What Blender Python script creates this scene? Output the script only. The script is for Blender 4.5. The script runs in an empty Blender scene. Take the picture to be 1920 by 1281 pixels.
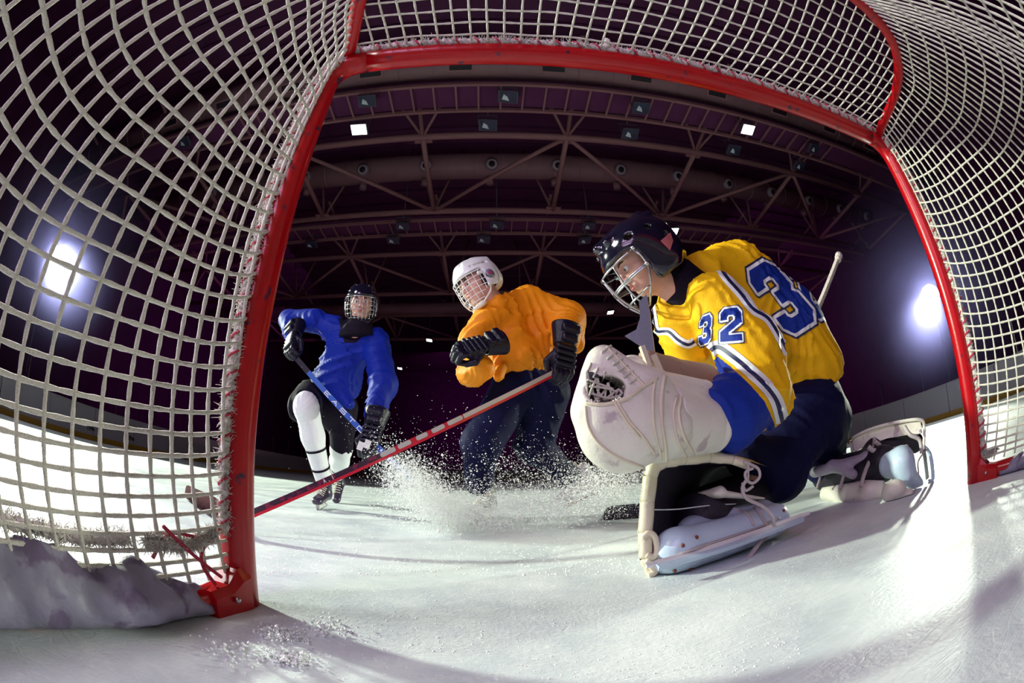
import bpy, bmesh, math, random
import numpy as np
from mathutils import Vector, Matrix
from mathutils.bvhtree import BVHTree

SC = bpy.context.scene
COL = SC.collection
PI = math.pi
rng = np.random.default_rng(7)
random.seed(7)

# ------------------------------------------------------------------ camera (15 mm full-frame fisheye, low inside the goal)
CAM = np.array([0.427, -0.650, 0.257]); YAW, PITCH, ROLL, FPX = 0.054, 0.314, -0.023, 812.9
_f = np.array([math.sin(YAW)*math.cos(PITCH), math.cos(YAW)*math.cos(PITCH), math.sin(PITCH)])
_r0 = np.array([math.cos(YAW), -math.sin(YAW), 0.0]); _u0 = np.cross(_r0, _f)
CR = _r0*math.cos(ROLL) + _u0*math.sin(ROLL); CU = -_r0*math.sin(ROLL) + _u0*math.cos(ROLL); CF = _f
cd = bpy.data.cameras.new('camera'); cam = bpy.data.objects.new('camera', cd); COL.objects.link(cam)
cd.type = 'PANO'; cd.panorama_type = 'FISHEYE_EQUISOLID'
cd.sensor_width = 36.0; cd.sensor_height = 24.0; cd.sensor_fit = 'HORIZONTAL'
cd.fisheye_lens = FPX/1920*36.0; cd.fisheye_fov = math.radians(200)
cd.clip_start = 0.01; cd.clip_end = 300
M = Matrix.Identity(4)
for i in range(3):
    M[i][0], M[i][1], M[i][2], M[i][3] = CR[i], CU[i], -CF[i], CAM[i]
cam.matrix_world = M
SC.camera = cam

# ------------------------------------------------------------------ world, lights, exposure
SC.view_settings.view_transform = 'Standard'; SC.view_settings.look = 'None'
SC.view_settings.gamma = 1.0; SC.view_settings.use_curve_mapping = False
SC.view_settings.exposure = 0.0
w = bpy.data.worlds.new('arena_air'); SC.world = w; w.use_nodes = True
w.node_tree.nodes['Background'].inputs[0].default_value = (0.020, 0.0018, 0.021, 1)
w.node_tree.nodes['Background'].inputs[1].default_value = 1.0

def aim(o, tgt):
    d = Vector(tgt) - o.location
    o.rotation_euler = d.to_track_quat('-Z', 'Y').to_euler()
def light(name, kind, loc, tgt, energy, color, size=0.3, spot=40, blend=0.2):
    l = bpy.data.lights.new(name, kind); o = bpy.data.objects.new(name, l); COL.objects.link(o)
    l.energy = energy; l.color = color; o.location = loc
    if kind == 'AREA': l.shape = 'DISK'; l.size = size
    if kind == 'SPOT': l.spot_size = math.radians(spot); l.spot_blend = blend; l.shadow_soft_size = size
    aim(o, tgt); return o
STROBE_L = np.array([-16.0, 6.86, 6.15]); STROBE_R = np.array([16.55, 7.40, 4.55])
light('strobe_light_left', 'SPOT', STROBE_L + np.array([.25, -.03, -.08]), (-4.0, 4.2, 0.0), 26000, (0.90, 1.0, 0.95), 0.45, 34, 0.3)
light('strobe_light_right', 'SPOT', STROBE_R + np.array([-.25, -.1, -.06]), (7.75, 4.6, 0.0), 12000, (0.92, 1.0, 0.96), 0.22, 32, 0.3)
light('flash_behind_goal', 'AREA', (-0.9, -2.3, 2.3), (0.9, 1.4, 0.6), 64, (0.86, 0.60, 1.0), 1.8)
light('flash_over_ice', 'AREA', (-2.9, -0.9, 3.4), (0.3, 1.8, 0.8), 88, (0.95, 1.0, 0.98), 1.2)
light('roof_fill', 'AREA', (1, 20, 0.8), (1, 20.01, 20), 260, (0.62, 0.30, 0.42), 30)  # added upward fill for the roof, not a lamp of the hall

# ------------------------------------------------------------------ pixel helpers (frame 1920 x 1281)
def ray(px, py):
    a = px - 960.0; b = 640.5 - py; R = math.hypot(a, b) or 1e-9; th = 2*math.asin(R/2/FPX)
    return math.sin(th)*(a*CR + b*CU)/R + math.cos(th)*CF
def P(px, py, Y):
    d = ray(px, py); return CAM + (Y - CAM[1])/d[1]*d
def G(px, py, z=0.0):
    d = ray(px, py); return CAM + (z - CAM[2])/d[2]*d
def V(*a): return np.array(a, float)
def nrm(v): v = np.asarray(v, float); return v/np.linalg.norm(v)

# ------------------------------------------------------------------ materials
MATS = {}
def mat(name, color, rough=0.5, metal=0.0, var=0.12, vscale=8.0, bump=0.0, bscale=60.0, coat=0.0, sheen=0.0, c2=None, c2f=0.0, c2scale=12.0, detail=6, spec=0.5):
    m = bpy.data.materials.new(name); m.use_nodes = True; nt = m.node_tree; N = nt.nodes; L = nt.links
    b = N['Principled BSDF']; b.inputs['Roughness'].default_value = rough; b.inputs['Metallic'].default_value = metal
    b.inputs['Coat Weight'].default_value = coat; b.inputs['Coat Roughness'].default_value = 0.08
    b.inputs['Sheen Weight'].default_value = sheen; b.inputs['Specular IOR Level'].default_value = spec
    tc = N.new('ShaderNodeTexCoord'); out = tc.outputs['Object']
    nz = N.new('ShaderNodeTexNoise'); nz.inputs['Scale'].default_value = vscale; nz.inputs['Detail'].default_value = detail; L.new(out, nz.inputs['Vector'])
    mx = N.new('ShaderNodeMix'); mx.data_type = 'RGBA'
    mx.inputs['A'].default_value = tuple(c*(1-var) for c in color) + (1,); mx.inputs['B'].default_value = tuple(min(1, c*(1+var)) for c in color) + (1,)
    L.new(nz.outputs['Fac'], mx.inputs['Factor']); res = mx.outputs['Result']
    if c2:
        n2 = N.new('ShaderNodeTexNoise'); n2.inputs['Scale'].default_value = c2scale; n2.inputs['Detail'].default_value = 8; L.new(out, n2.inputs['Vector'])
        rp = N.new('ShaderNodeValToRGB'); rp.color_ramp.elements[0].position = 1-c2f-0.03; rp.color_ramp.elements[1].position = 1-c2f+0.03; L.new(n2.outputs['Fac'], rp.inputs[0])
        m2 = N.new('ShaderNodeMix'); m2.data_type = 'RGBA'; L.new(rp.outputs[0], m2.inputs['Factor']); L.new(res, m2.inputs['A']); m2.inputs['B'].default_value = tuple(c2) + (1,); res = m2.outputs['Result']
    L.new(res, b.inputs['Base Color'])
    if bump:
        n3 = N.new('ShaderNodeTexNoise'); n3.inputs['Scale'].default_value = bscale; n3.inputs['Detail'].default_value = 5; L.new(out, n3.inputs['Vector'])
        bp = N.new('ShaderNodeBump'); bp.inputs['Strength'].default_value = bump; bp.inputs['Distance'].default_value = 0.01; L.new(n3.outputs['Fac'], bp.inputs['Height']); L.new(bp.outputs[0], b.inputs['Normal'])
    MATS[name] = m; return m
mat('red_paint', (0.43, 0.001, 0.006), 0.3, var=0.10, vscale=5, bump=0.06, bscale=40, coat=0.25, spec=0.35, c2=(0.05, 0.012, 0.04), c2f=0.335, c2scale=26)
mat('net_cord', (0.72, 0.68, 0.60), 0.85, bump=0.6, bscale=420, var=0.15, vscale=60)
mat('lace_white', (0.80, 0.74, 0.68), 0.9, bump=0.8, bscale=300, var=0.2, vscale=80)
mat('lace_red', (0.48, 0.03, 0.07), 0.8, bump=0.5, bscale=300)
mat('canvas', (0.26, 0.24, 0.34), 0.5, bump=0.6, bscale=24, var=0.5, vscale=10, c2=(0.16, 0.12, 0.21), c2f=0.44, c2scale=16)
mat('snow', (0.93, 0.95, 0.95), 0.7, bump=0.4, bscale=80, var=0.04)
mat('steel', (0.55, 0.55, 0.58), 0.25, metal=1.0, var=0.1)
mat('wire_white', (0.80, 0.80, 0.80), 0.35, var=0.05)
mat('helmet_black', (0.008, 0.007, 0.020), 0.12, coat=1.0, var=0.05)
mat('helmet_white', (0.82, 0.84, 0.82), 0.28, coat=0.4, var=0.04)
mat('vent_black', (0.01, 0.006, 0.015), 0.6)
mat('skin', (0.62, 0.33, 0.26), 0.45, var=0.12, vscale=30, bump=0.1, bscale=200)
mat('lips', (0.50, 0.14, 0.14), 0.4)
mat('eye_white', (0.75, 0.72, 0.70), 0.2)
mat('iris', (0.04, 0.03, 0.03), 0.1)
mat('brow', (0.06, 0.03, 0.02), 0.8)
mat('cloth_blue', (0.003, 0.018, 0.30), 0.6, bump=0.15, bscale=260, var=0.1, vscale=6, spec=0.2)
mat('cloth_orange', (0.86, 0.29, 0.006), 0.55, bump=0.12, bscale=260, var=0.08, vscale=6, spec=0.25)
mat('cloth_yellow', (0.83, 0.45, 0.004), 0.65, bump=0.25, bscale=320, var=0.07, vscale=5, spec=0.2)
mat('cloth_navy', (0.005, 0.006, 0.040), 0.7, spec=0.12, bump=0.25, bscale=200, var=0.2, vscale=8)
mat('cloth_black', (0.008, 0.004, 0.014), 0.7, spec=0.15, bump=0.3, bscale=200, var=0.3, vscale=8)
mat('glove_black', (0.008, 0.006, 0.020), 0.35, spec=0.3, bump=0.25, bscale=150, var=0.2, vscale=20)
mat('glove_white', (0.72, 0.72, 0.70), 0.45, var=0.05)
mat('sock_white', (0.82, 0.84, 0.86), 0.7, bump=0.25, bscale=380, var=0.05)
mat('leather_white', (0.74, 0.70, 0.62), 0.42, bump=0.25, bscale=50, var=0.08, vscale=10, c2=(0.50, 0.42, 0.42), c2f=0.36, c2scale=18)
mat('leather_cream', (0.70, 0.62, 0.48), 0.45, bump=0.2, bscale=70, var=0.1, vscale=12)
mat('leather_grey', (0.36, 0.33, 0.40), 0.45, bump=0.25, bscale=70, var=0.15, vscale=12)
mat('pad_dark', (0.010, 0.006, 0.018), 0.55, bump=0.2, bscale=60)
mat('cowl_blue', (0.50, 0.62, 0.76), 0.32, coat=0.3, bump=0.15, bscale=40, var=0.08, vscale=14, c2=(0.50, 0.18, 0.22), c2f=0.30, c2scale=30)
mat('rust', (0.20, 0.05, 0.03), 0.8, bump=0.4)
mat('strap', (0.48, 0.42, 0.42), 0.6, bump=0.3, bscale=120)
mat('stick_red', (0.50, 0.006, 0.03), 0.3, coat=0.4, var=0.08)
mat('stick_black', (0.03, 0.006, 0.03), 0.35, coat=0.3, c2=(0.16, 0.01, 0.05), c2f=0.42, c2scale=40)
mat('stick_silver', (0.46, 0.44, 0.46), 0.4, metal=0.2, bump=0.1, bscale=100)
mat('blade_red', (0.045, 0.001, 0.009), 0.9, spec=0.05, bump=0.3, bscale=80, c2=(0.05, 0.005, 0.02), c2f=0.42, c2scale=30)
mat('stick_blue', (0.004, 0.07, 0.42), 0.5, coat=0.0, var=0.08, spec=0.25)
mat('tape_black', (0.016, 0.010, 0.026), 0.8, bump=0.5, bscale=120, c2=(0.7, 0.72, 0.74), c2f=0.28, c2scale=60)
mat('tape_white', (0.62, 0.55, 0.50), 0.85, bump=0.9, bscale=120, var=0.25, vscale=60)
mat('print_white', (0.78, 0.80, 0.82), 0.5, var=0.03)
mat('print_blue', (0.005, 0.026, 0.27), 0.6, var=0.05, spec=0.2, bump=0.2, bscale=300)
mat('print_navy', (0.008, 0.012, 0.075), 0.5, var=0.05)
mat('throat_grey', (0.17, 0.17, 0.24), 0.3, bump=0.1, bscale=60, var=0.1)
mat('skate_boot', (0.035, 0.02, 0.05), 0.35, coat=0.2, bump=0.1)
mat('lace_cream', (0.62, 0.56, 0.46), 0.8)
mat('board_plastic', (0.50, 0.47, 0.50), 0.45, var=0.06, vscale=3, c2=(0.25, 0.2, 0.25), c2f=0.28, c2scale=9)
mat('kick_yellow', (0.55, 0.30, 0.02), 0.5)
mat('roof_steel', (0.34, 0.16, 0.17), 0.6, var=0.1, vscale=2)
mat('roof_duct', (0.30, 0.155, 0.18), 0.5, var=0.1, vscale=2)
mat('roof_deck', (0.14, 0.03, 0.11), 0.8, var=0.3, vscale=0.7)
mat('lamp_case', (0.10, 0.09, 0.13), 0.4)
mat('lamp_glass', (0.045, 0.055, 0.10), 0.25, coat=0.6, var=0.6, vscale=3)
mat('glint_paint', (0.75, 0.85, 0.9), 0.3, var=0.1)  # pale colour of the glint painted on unlit floodlights
mat('nozzle_grey', (0.42, 0.34, 0.40), 0.5)
mat('stand_dark', (0.12, 0.02, 0.10), 0.9, var=0.4, vscale=1.2)
def emis(name, color, s):
    m = bpy.data.materials.new(name); m.use_nodes = True; nt = m.node_tree; nt.nodes.clear()
    e = nt.nodes.new('ShaderNodeEmission'); o = nt.nodes.new('ShaderNodeOutputMaterial'); e.inputs[0].default_value = tuple(color)+(1,); e.inputs[1].default_value = s
    nt.links.new(e.outputs[0], o.inputs[0]); MATS[name] = m; return m
mat('leather_brown', (0.34, 0.22, 0.16), 0.5, bump=0.2)
emis('lamp_lit', (0.92, 1.0, 0.80), 9.0)
emis('strobe_lit', (0.90, 0.97, 1.0), 90.0)

# ------------------------------------------------------------------ object helpers
def tag(o, label=None, cat=None, group=None, kind=None):
    if label: o['label'] = label
    if cat: o['category'] = cat
    if group: o['group'] = group
    if kind: o['kind'] = kind
    return o
def thing(name, label, cat, loc=(0, 0, 0), group=None):
    o = bpy.data.objects.new(name, None); COL.objects.link(o); o.location = tuple(float(c) for c in loc); o.empty_display_size = 0.1
    return tag(o, label, cat, group)
def origin(p):
    v = Vector((0, 0, 0))
    while p is not None: v = v + p.location; p = p.parent
    return v
def link(name, me, m, parent=None, smooth=True, kind=None, label=None, mats=None, loc=None):
    """me holds world coordinates; they are made relative to parent (or to loc)"""
    off = origin(parent) if parent is not None else Vector(loc if loc is not None else (0, 0, 0))
    if off.length > 0: me.transform(Matrix.Translation(-off))
    for x in (mats or [m]): me.materials.append(MATS[x])
    if smooth: me.polygons.foreach_set('use_smooth', [True]*len(me.polygons))
    o = bpy.data.objects.new(name, me); COL.objects.link(o)
    if parent is not None: o.parent = parent
    elif loc is not None: o.location = loc
    if kind: o['kind'] = kind
    if label: o['label'] = label
    return o
def mk(verts, faces, midx=None):
    me = bpy.data.meshes.new('m'); me.from_pydata([tuple(map(float, v)) for v in verts], [], [tuple(map(int, f)) for f in faces])
    if midx is not None: me.polygons.foreach_set('material_index', np.asarray(midx, np.int32))
    me.update(); return me

class MB:
    def __init__(s): s.v = []; s.f = []; s.m = []
    def add(s, v, f, mi=0):
        b = len(s.v); s.v += [tuple(map(float, p)) for p in v]; s.f += [tuple(b+i for i in q) for q in f]; s.m += [mi]*len(f); return s
    def tube(s, pts, r, n=8, mi=0, closed=False, caps=True, squash=None):
        pts = [np.asarray(p, float) for p in pts]; k = len(pts); rr = r if hasattr(r, '__len__') else [r]*k
        up = None; vs = []
        for i, p in enumerate(pts):
            a = pts[(i-1) % k] if (closed or i > 0) else p; b = pts[(i+1) % k] if (closed or i < k-1) else p
            t = nrm(b-a)
            if up is None:
                up = np.cross(t, V(0, 0, 1)) if abs(t[2]) < 0.9 else np.cross(t, V(1, 0, 0)); up = nrm(up)
            else: up = nrm(up - t*np.dot(up, t))
            s2 = np.cross(t, up)
            for j in range(n):
                c = 2*PI*j/n; vs.append(p + rr[i]*(math.cos(c)*up + math.sin(c)*s2))
        fs = []
        for i in range(k if closed else k-1):
            for j in range(n):
                a = i*n+j; b = i*n+(j+1) % n; c = ((i+1) % k)*n+(j+1) % n; d = ((i+1) % k)*n+j; fs.append((a, b, c, d))
        if caps and not closed: fs += [tuple(range(n))[::-1], tuple((k-1)*n+j for j in range(n))]
        return s.add(vs, fs, mi)
    def bar(s, a, b, w, h, up=(0, 0, 1), mi=0):
        a = np.asarray(a, float); b = np.asarray(b, float); t = nrm(b-a); x = np.cross(t, up)
        x = nrm(x) if np.linalg.norm(x) > 1e-6 else V(1, 0, 0); u = np.cross(x, t)
        vs = [p + sx*w/2*x + su*h/2*u for p in (a, b) for sx, su in ((-1, -1), (1, -1), (1, 1), (-1, 1))]
        return s.add(vs, [(0, 1, 2, 3)[::-1], (4, 5, 6, 7), (0, 1, 5, 4), (1, 2, 6, 5), (2, 3, 7, 6), (3, 0, 4, 7)], mi)
    def box(s, c, d, R=None, mi=0):
        vs = []
        for z in (-.5, .5):
            for x, y in ((-.5, -.5), (.5, -.5), (.5, .5), (-.5, .5)):
                q = V(x*d[0], y*d[1], z*d[2]); vs.append(np.asarray(c) + (R @ q if R is not None else q))
        return s.add(vs, [(3, 2, 1, 0), (4, 5, 6, 7), (0, 1, 5, 4), (1, 2, 6, 5), (2, 3, 7, 6), (3, 0, 4, 7)], mi)
    def ball(s, c, r, n=6, mi=0):
        vs = []; fs = []; r = np.asarray(r if hasattr(r, '__len__') else (r, r, r), float); k = n
        for i in range(1, k):
            for j in range(2*k):
                a = PI*i/k; b = PI*j/k; vs.append(np.asarray(c) + r*V(math.sin(a)*math.cos(b), math.sin(a)*math.sin(b), math.cos(a)))
        top = len(vs); vs.append(np.asarray(c)+r*V(0, 0, 1)); vs.append(np.asarray(c)-r*V(0, 0, 1)); w2 = 2*k
        for i in range(k-2):
            for j in range(w2): fs.append((i*w2+j, (i+1)*w2+j, (i+1)*w2+(j+1) % w2, i*w2+(j+1) % w2))
        for j in range(w2): fs.append((top, j, (j+1) % w2)); fs.append((top+1, (k-2)*w2+(j+1) % w2, (k-2)*w2+j))
        return s.add(vs, fs, mi)
    def xf(s, R, t):
        s.v = [tuple(R @ np.asarray(p) + t) for p in s.v]; return s
    def build(s, name, m, parent=None, **k):
        return link(name, mk(s.v, s.f, s.m if any(s.m) else None), m, parent, **k)
def spline(pts, n=8):
    pts = [np.asarray(p, float) for p in pts]; out = []
    for i in range(len(pts)-1):
        p0 = pts[max(i-1, 0)]; p1 = pts[i]; p2 = pts[i+1]; p3 = pts[min(i+2, len(pts)-1)]
        for k in range(n):
            t = k/n; out.append(0.5*((2*p1)+(-p0+p2)*t+(2*p0-5*p1+4*p2-p3)*t*t+(-p0+3*p1-3*p2+p3)*t**3))
    return out + [pts[-1]]

# ------------------------------------------------------------------ signed-distance modelling (continuous organic shapes)
def smin(a, b, k):
    h = np.clip(0.5+0.5*(b-a)/k, 0, 1); return b*(1-h)+a*h-k*h*(1-h)
def smax(a, b, k): return -smin(-a, -b, k)
def cap(p, a, b, r1, r2=None, n=None, s=1.0):
    r2 = r1 if r2 is None else r2; a = np.asarray(a, float); ba = np.asarray(b, float)-a; q = p-a
    if n is not None:
        n = nrm(n).astype(np.float32); g = (1/s-1); q = q + (q @ n)[..., None]*n*g; ba = ba + (ba @ n)*n*g
    t = np.clip((q @ ba)/max(ba @ ba, 1e-9), 0, 1); d = np.sqrt(np.maximum(((q - t[..., None]*ba)**2).sum(-1), 0)) - (r1+(r2-r1)*t)
    return d*min(1, s)
def ell(p, c, r, R=None):
    q = p-np.asarray(c, float)
    if R is not None: q = q @ R
    r = np.asarray(r, float); k0 = np.sqrt(((q/r)**2).sum(-1)); k1 = np.sqrt(((q/r**2)**2).sum(-1))+1e-9
    return k0*(k0-1)/k1
def boxd(p, c, h, r=0.0, R=None):
    q = p-np.asarray(c, float)
    if R is not None: q = q @ R
    q = np.abs(q)-(np.asarray(h, float)-r); return np.sqrt((np.maximum(q, 0)**2).sum(-1))+np.minimum(q.max(-1), 0)-r
def folds(p, d, e, freq, amp, warp=0.5, seed=0.0):
    d = nrm(d); e = nrm(e); c = np.cross(d, e)
    x = p @ d; y = p @ e; z = p @ c
    ph = freq*(x + warp*0.10*np.sin(y*9+seed+z*5) + warp*0.05*np.sin(y*23+1.7*seed+x*11))
    a = 0.55+0.45*np.sin(y*13+seed*3.1+x*7+z*6)
    return amp*1.35*a*(np.abs(np.sin(ph+seed))**0.7*2-1)
def surf(f, lo, hi, h):
    lo = np.asarray(lo, float); hi = np.asarray(hi, float); n = np.ceil((hi-lo)/h).astype(int)+1
    g = np.stack(np.meshgrid(*[lo[i]+h*np.arange(n[i]) for i in range(3)], indexing='ij'), -1).astype(np.float32)
    v = np.empty(tuple(n), np.float32)
    for i in range(0, n[0], 16): v[i:i+16] = f(g[i:i+16])
    v[0] = v[-1] = 1; v[:, 0] = v[:, -1] = 1; v[:, :, 0] = v[:, :, -1] = 1
    s = v < 0; acc = np.zeros(tuple(n-1)+(3,), np.float32); cnt = np.zeros(tuple(n-1), np.float32)
    base = g[:-1, :-1, :-1]; faces = []
    for ax in range(3):
        sl0 = [slice(None)]*3; sl1 = [slice(None)]*3; sl0[ax] = slice(0, -1); sl1[ax] = slice(1, None)
        a = v[tuple(sl0)]; b = v[tuple(sl1)]; cr = (s[tuple(sl0)] != s[tuple(sl1)])
        I = np.argwhere(cr); t = (a[cr]/(a[cr]-b[cr])); pos = lo + h*I.astype(float); pos[:, ax] += h*t
        o = [i for i in range(3) if i != ax]; cells = []
        for du, dv in ((0, 0), (1, 0), (1, 1), (0, 1)):
            J = I.copy(); J[:, o[0]] -= du; J[:, o[1]] -= dv; cells.append(J)
            ok = (J >= 0).all(1) & (J < (n-1)).all(1)
            np.add.at(acc, tuple(J[ok].T), pos[ok]); np.add.at(cnt, tuple(J[ok].T), 1)
        flip = s[tuple(sl0)][cr]
        if ax == 1: flip = ~flip
        faces.append((cells, flip))
    used = cnt > 0; idx = -np.ones(cnt.shape, int); idx[used] = np.arange(used.sum())
    V_ = acc[used]/cnt[used][:, None]; F = []
    for cells, flip in faces:
        q = np.stack([idx[tuple(J.T)] for J in cells], 1); q = np.where(flip[:, None], q, q[:, ::-1]); F.append(q)
    F = np.concatenate(F); F = F[(F >= 0).all(1)]
    return V_, F
def npmesh(Vv, F, midx=None):
    me = bpy.data.meshes.new('m'); me.vertices.add(len(Vv)); me.vertices.foreach_set('co', np.asarray(Vv, np.float32).ravel())
    F = np.asarray(F); k = F.shape[1]; me.loops.add(F.size); me.loops.foreach_set('vertex_index', F.ravel().astype(np.int32))
    me.polygons.add(len(F)); me.polygons.foreach_set('loop_start', np.arange(0, F.size, k, dtype=np.int32))
    if midx is not None: me.polygons.foreach_set('material_index', np.asarray(midx, np.int32))
    me.update(calc_edges=True); return me
def sdf_part(name, f, lo, hi, h, m, parent=None, **k):
    Vv, F = surf(f, lo, hi, h); o = link(name, npmesh(Vv, F), m, parent, **k); o['_n'] = len(F); del o['_n']; return o, (Vv, F)
def frame(fwd, up=(0, 0, 1)):
    """columns: right, forward, up"""
    y = nrm(fwd); x = nrm(np.cross(y, up)); z = np.cross(x, y); return np.stack([x, y, z], 1)

# paint flat print on a cloth surface: cells of a grid in the print's own plane, each laid on the cloth
def lay_print(name, surfmesh, pix, nu, nv, classify, mats, parent, lift=0.0012, reach=None):
    Vv, F = surfmesh; bvh = BVHTree.FromPolygons([tuple(map(float, v)) for v in Vv], [tuple(map(int, f)) for f in F])
    ids = -np.ones((nu+1, nv+1), int); pts = []
    us = np.linspace(0, 1, nu+1); vs = np.linspace(0, 1, nv+1); cls = classify((us[:-1, None]+us[1:, None])/2 + 0*vs[None, :-1], (vs[None, :-1]+vs[None, 1:])/2 + 0*us[:-1, None])
    need = np.zeros((nu+1, nv+1), bool)
    for a in (0, 1):
        for b in (0, 1): need[a:nu+a, b:nv+b] |= cls >= 0
    dist = np.zeros((nu+1, nv+1))
    for i, j in np.argwhere(need):
        px, py = pix(us[i], vs[j]); d = ray(px, py); hit, no, _, dd = bvh.ray_cast(Vector(CAM), Vector(d))
        if hit is None: continue
        no = np.array(no); no = no if no @ d < 0 else -no
        ids[i, j] = len(pts); pts.append(np.array(hit)+no*lift); dist[i, j] = dd
    fs = []; mi = []
    for i, j in np.argwhere(cls >= 0):
        q = (ids[i, j], ids[i, j+1], ids[i+1, j+1], ids[i+1, j]); ds = (dist[i, j], dist[i, j+1], dist[i+1, j+1], dist[i+1, j])
        if min(q) >= 0 and max(ds)-min(ds) < 0.045: fs.append(q); mi.append(int(cls[i, j]))
    if not fs: print('print missed', name); return None
    par_ = {}                                      # keep the one largest connected patch
    def fd(a):
        while par_.setdefault(a, a) != a: par_[a] = par_[par_[a]]; a = par_[a]
        return a
    for q in fs:
        r0_ = fd(q[0])
        for a in q[1:]: par_[fd(a)] = r0_
    cn = {}
    for q in fs: cn[fd(q[0])] = cn.get(fd(q[0]), 0)+1
    bst = max(cn, key=cn.get); kp = [k for k, q in enumerate(fs) if fd(q[0]) == bst]; fs = [fs[k] for k in kp]; mi = [mi[k] for k in kp]
    us_ = sorted({a for q in fs for a in q}); rm_ = {a: k for k, a in enumerate(us_)}; pts = [pts[a] for a in us_]; fs = [tuple(rm_[a] for a in q) for q in fs]
    return link(name, mk(pts, fs, mi), None, parent, mats=mats)
def quad_pix(c):  # c: four corners in px, (0,0) (1,0) (1,1) (0,1)
    c = [np.array(p, float) for p in c]
    def g(u, v): q = (1-u)*(1-v)*c[0]+u*(1-v)*c[1]+u*v*c[2]+(1-u)*v*c[3]; return q[0], q[1]
    return g
def band_pix(line, width):
    pts = [V(*p) for p in line]; s = spline(pts, 12); s = np.array(s); L_ = np.r_[0, np.cumsum(np.linalg.norm(np.diff(s, axis=0), axis=1))]; L_ /= L_[-1]
    def g(u, v):
        c = V(np.interp(u, L_, s[:, 0]), np.interp(u, L_, s[:, 1])); e = V(np.interp(min(u+.03, 1), L_, s[:, 0]), np.interp(min(u+.03, 1), L_, s[:, 1])) - V(np.interp(max(u-.03, 0), L_, s[:, 0]), np.interp(max(u-.03, 0), L_, s[:, 1]))
        e = e/np.linalg.norm(e); n = V(-e[1], e[0]); wd = width(u) if callable(width) else width; q = c+n*(v-.5)*wd; return q[0], q[1]
    return g
def polysd(x, y, poly):
    d = np.full(x.shape, 1e9); inside = np.zeros(x.shape, bool); n = len(poly)
    for i in range(n):
        ax, ay = poly[i]; bx, by = poly[(i+1) % n]; ex, ey = bx-ax, by-ay; t = np.clip(((x-ax)*ex+(y-ay)*ey)/(ex*ex+ey*ey), 0, 1)
        d = np.minimum(d, np.hypot(x-ax-t*ex, y-ay-t*ey)); c = ((ay > y) != (by > y)); xi = ax+(y-ay)/(by-ay+1e-12)*ex; inside ^= c & (x < xi)
    return np.where(inside, -d, d)
TWO = [(0, 0), (10, 0), (10, 3), (4.2, 3), (4.2, 3.9), (10, 7.6), (10, 12), (8, 14), (2, 14), (0, 12), (0, 9), (3.4, 9), (3.4, 10.4), (4, 11), (6, 11), (6.6, 10.4), (6.6, 9), (0, 4.5)]
THREE = [(0, 2), (2, 0), (8, 0), (10, 2), (10, 6), (9, 7), (10, 8), (10, 12), (8, 14), (2, 14), (0, 12), (0, 9.6), (3.4, 9.6), (3.4, 10.4), (4, 11), (6, 11), (6.6, 10.4), (6.6, 9), (6, 8.4), (4, 8.4), (4, 5.6), (6, 5.6), (6.6, 5), (6.6, 3.6), (6, 3), (4, 3), (3.4, 3.6), (3.4, 4.4), (0, 4.4)]
def digit_cls(poly, w1=0.55, w2=1.05, mx=1.2):
    def g(u, v):
        x = u*(10+2*mx)-mx; y = v*(14+2*mx)-mx; d = polysd(x, y, poly)
        return np.where(d < -0.15, 0, np.where(d < w1, 1, np.where(d < w2, 2, -1)))
    return g
#@@PARTS@@

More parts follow.
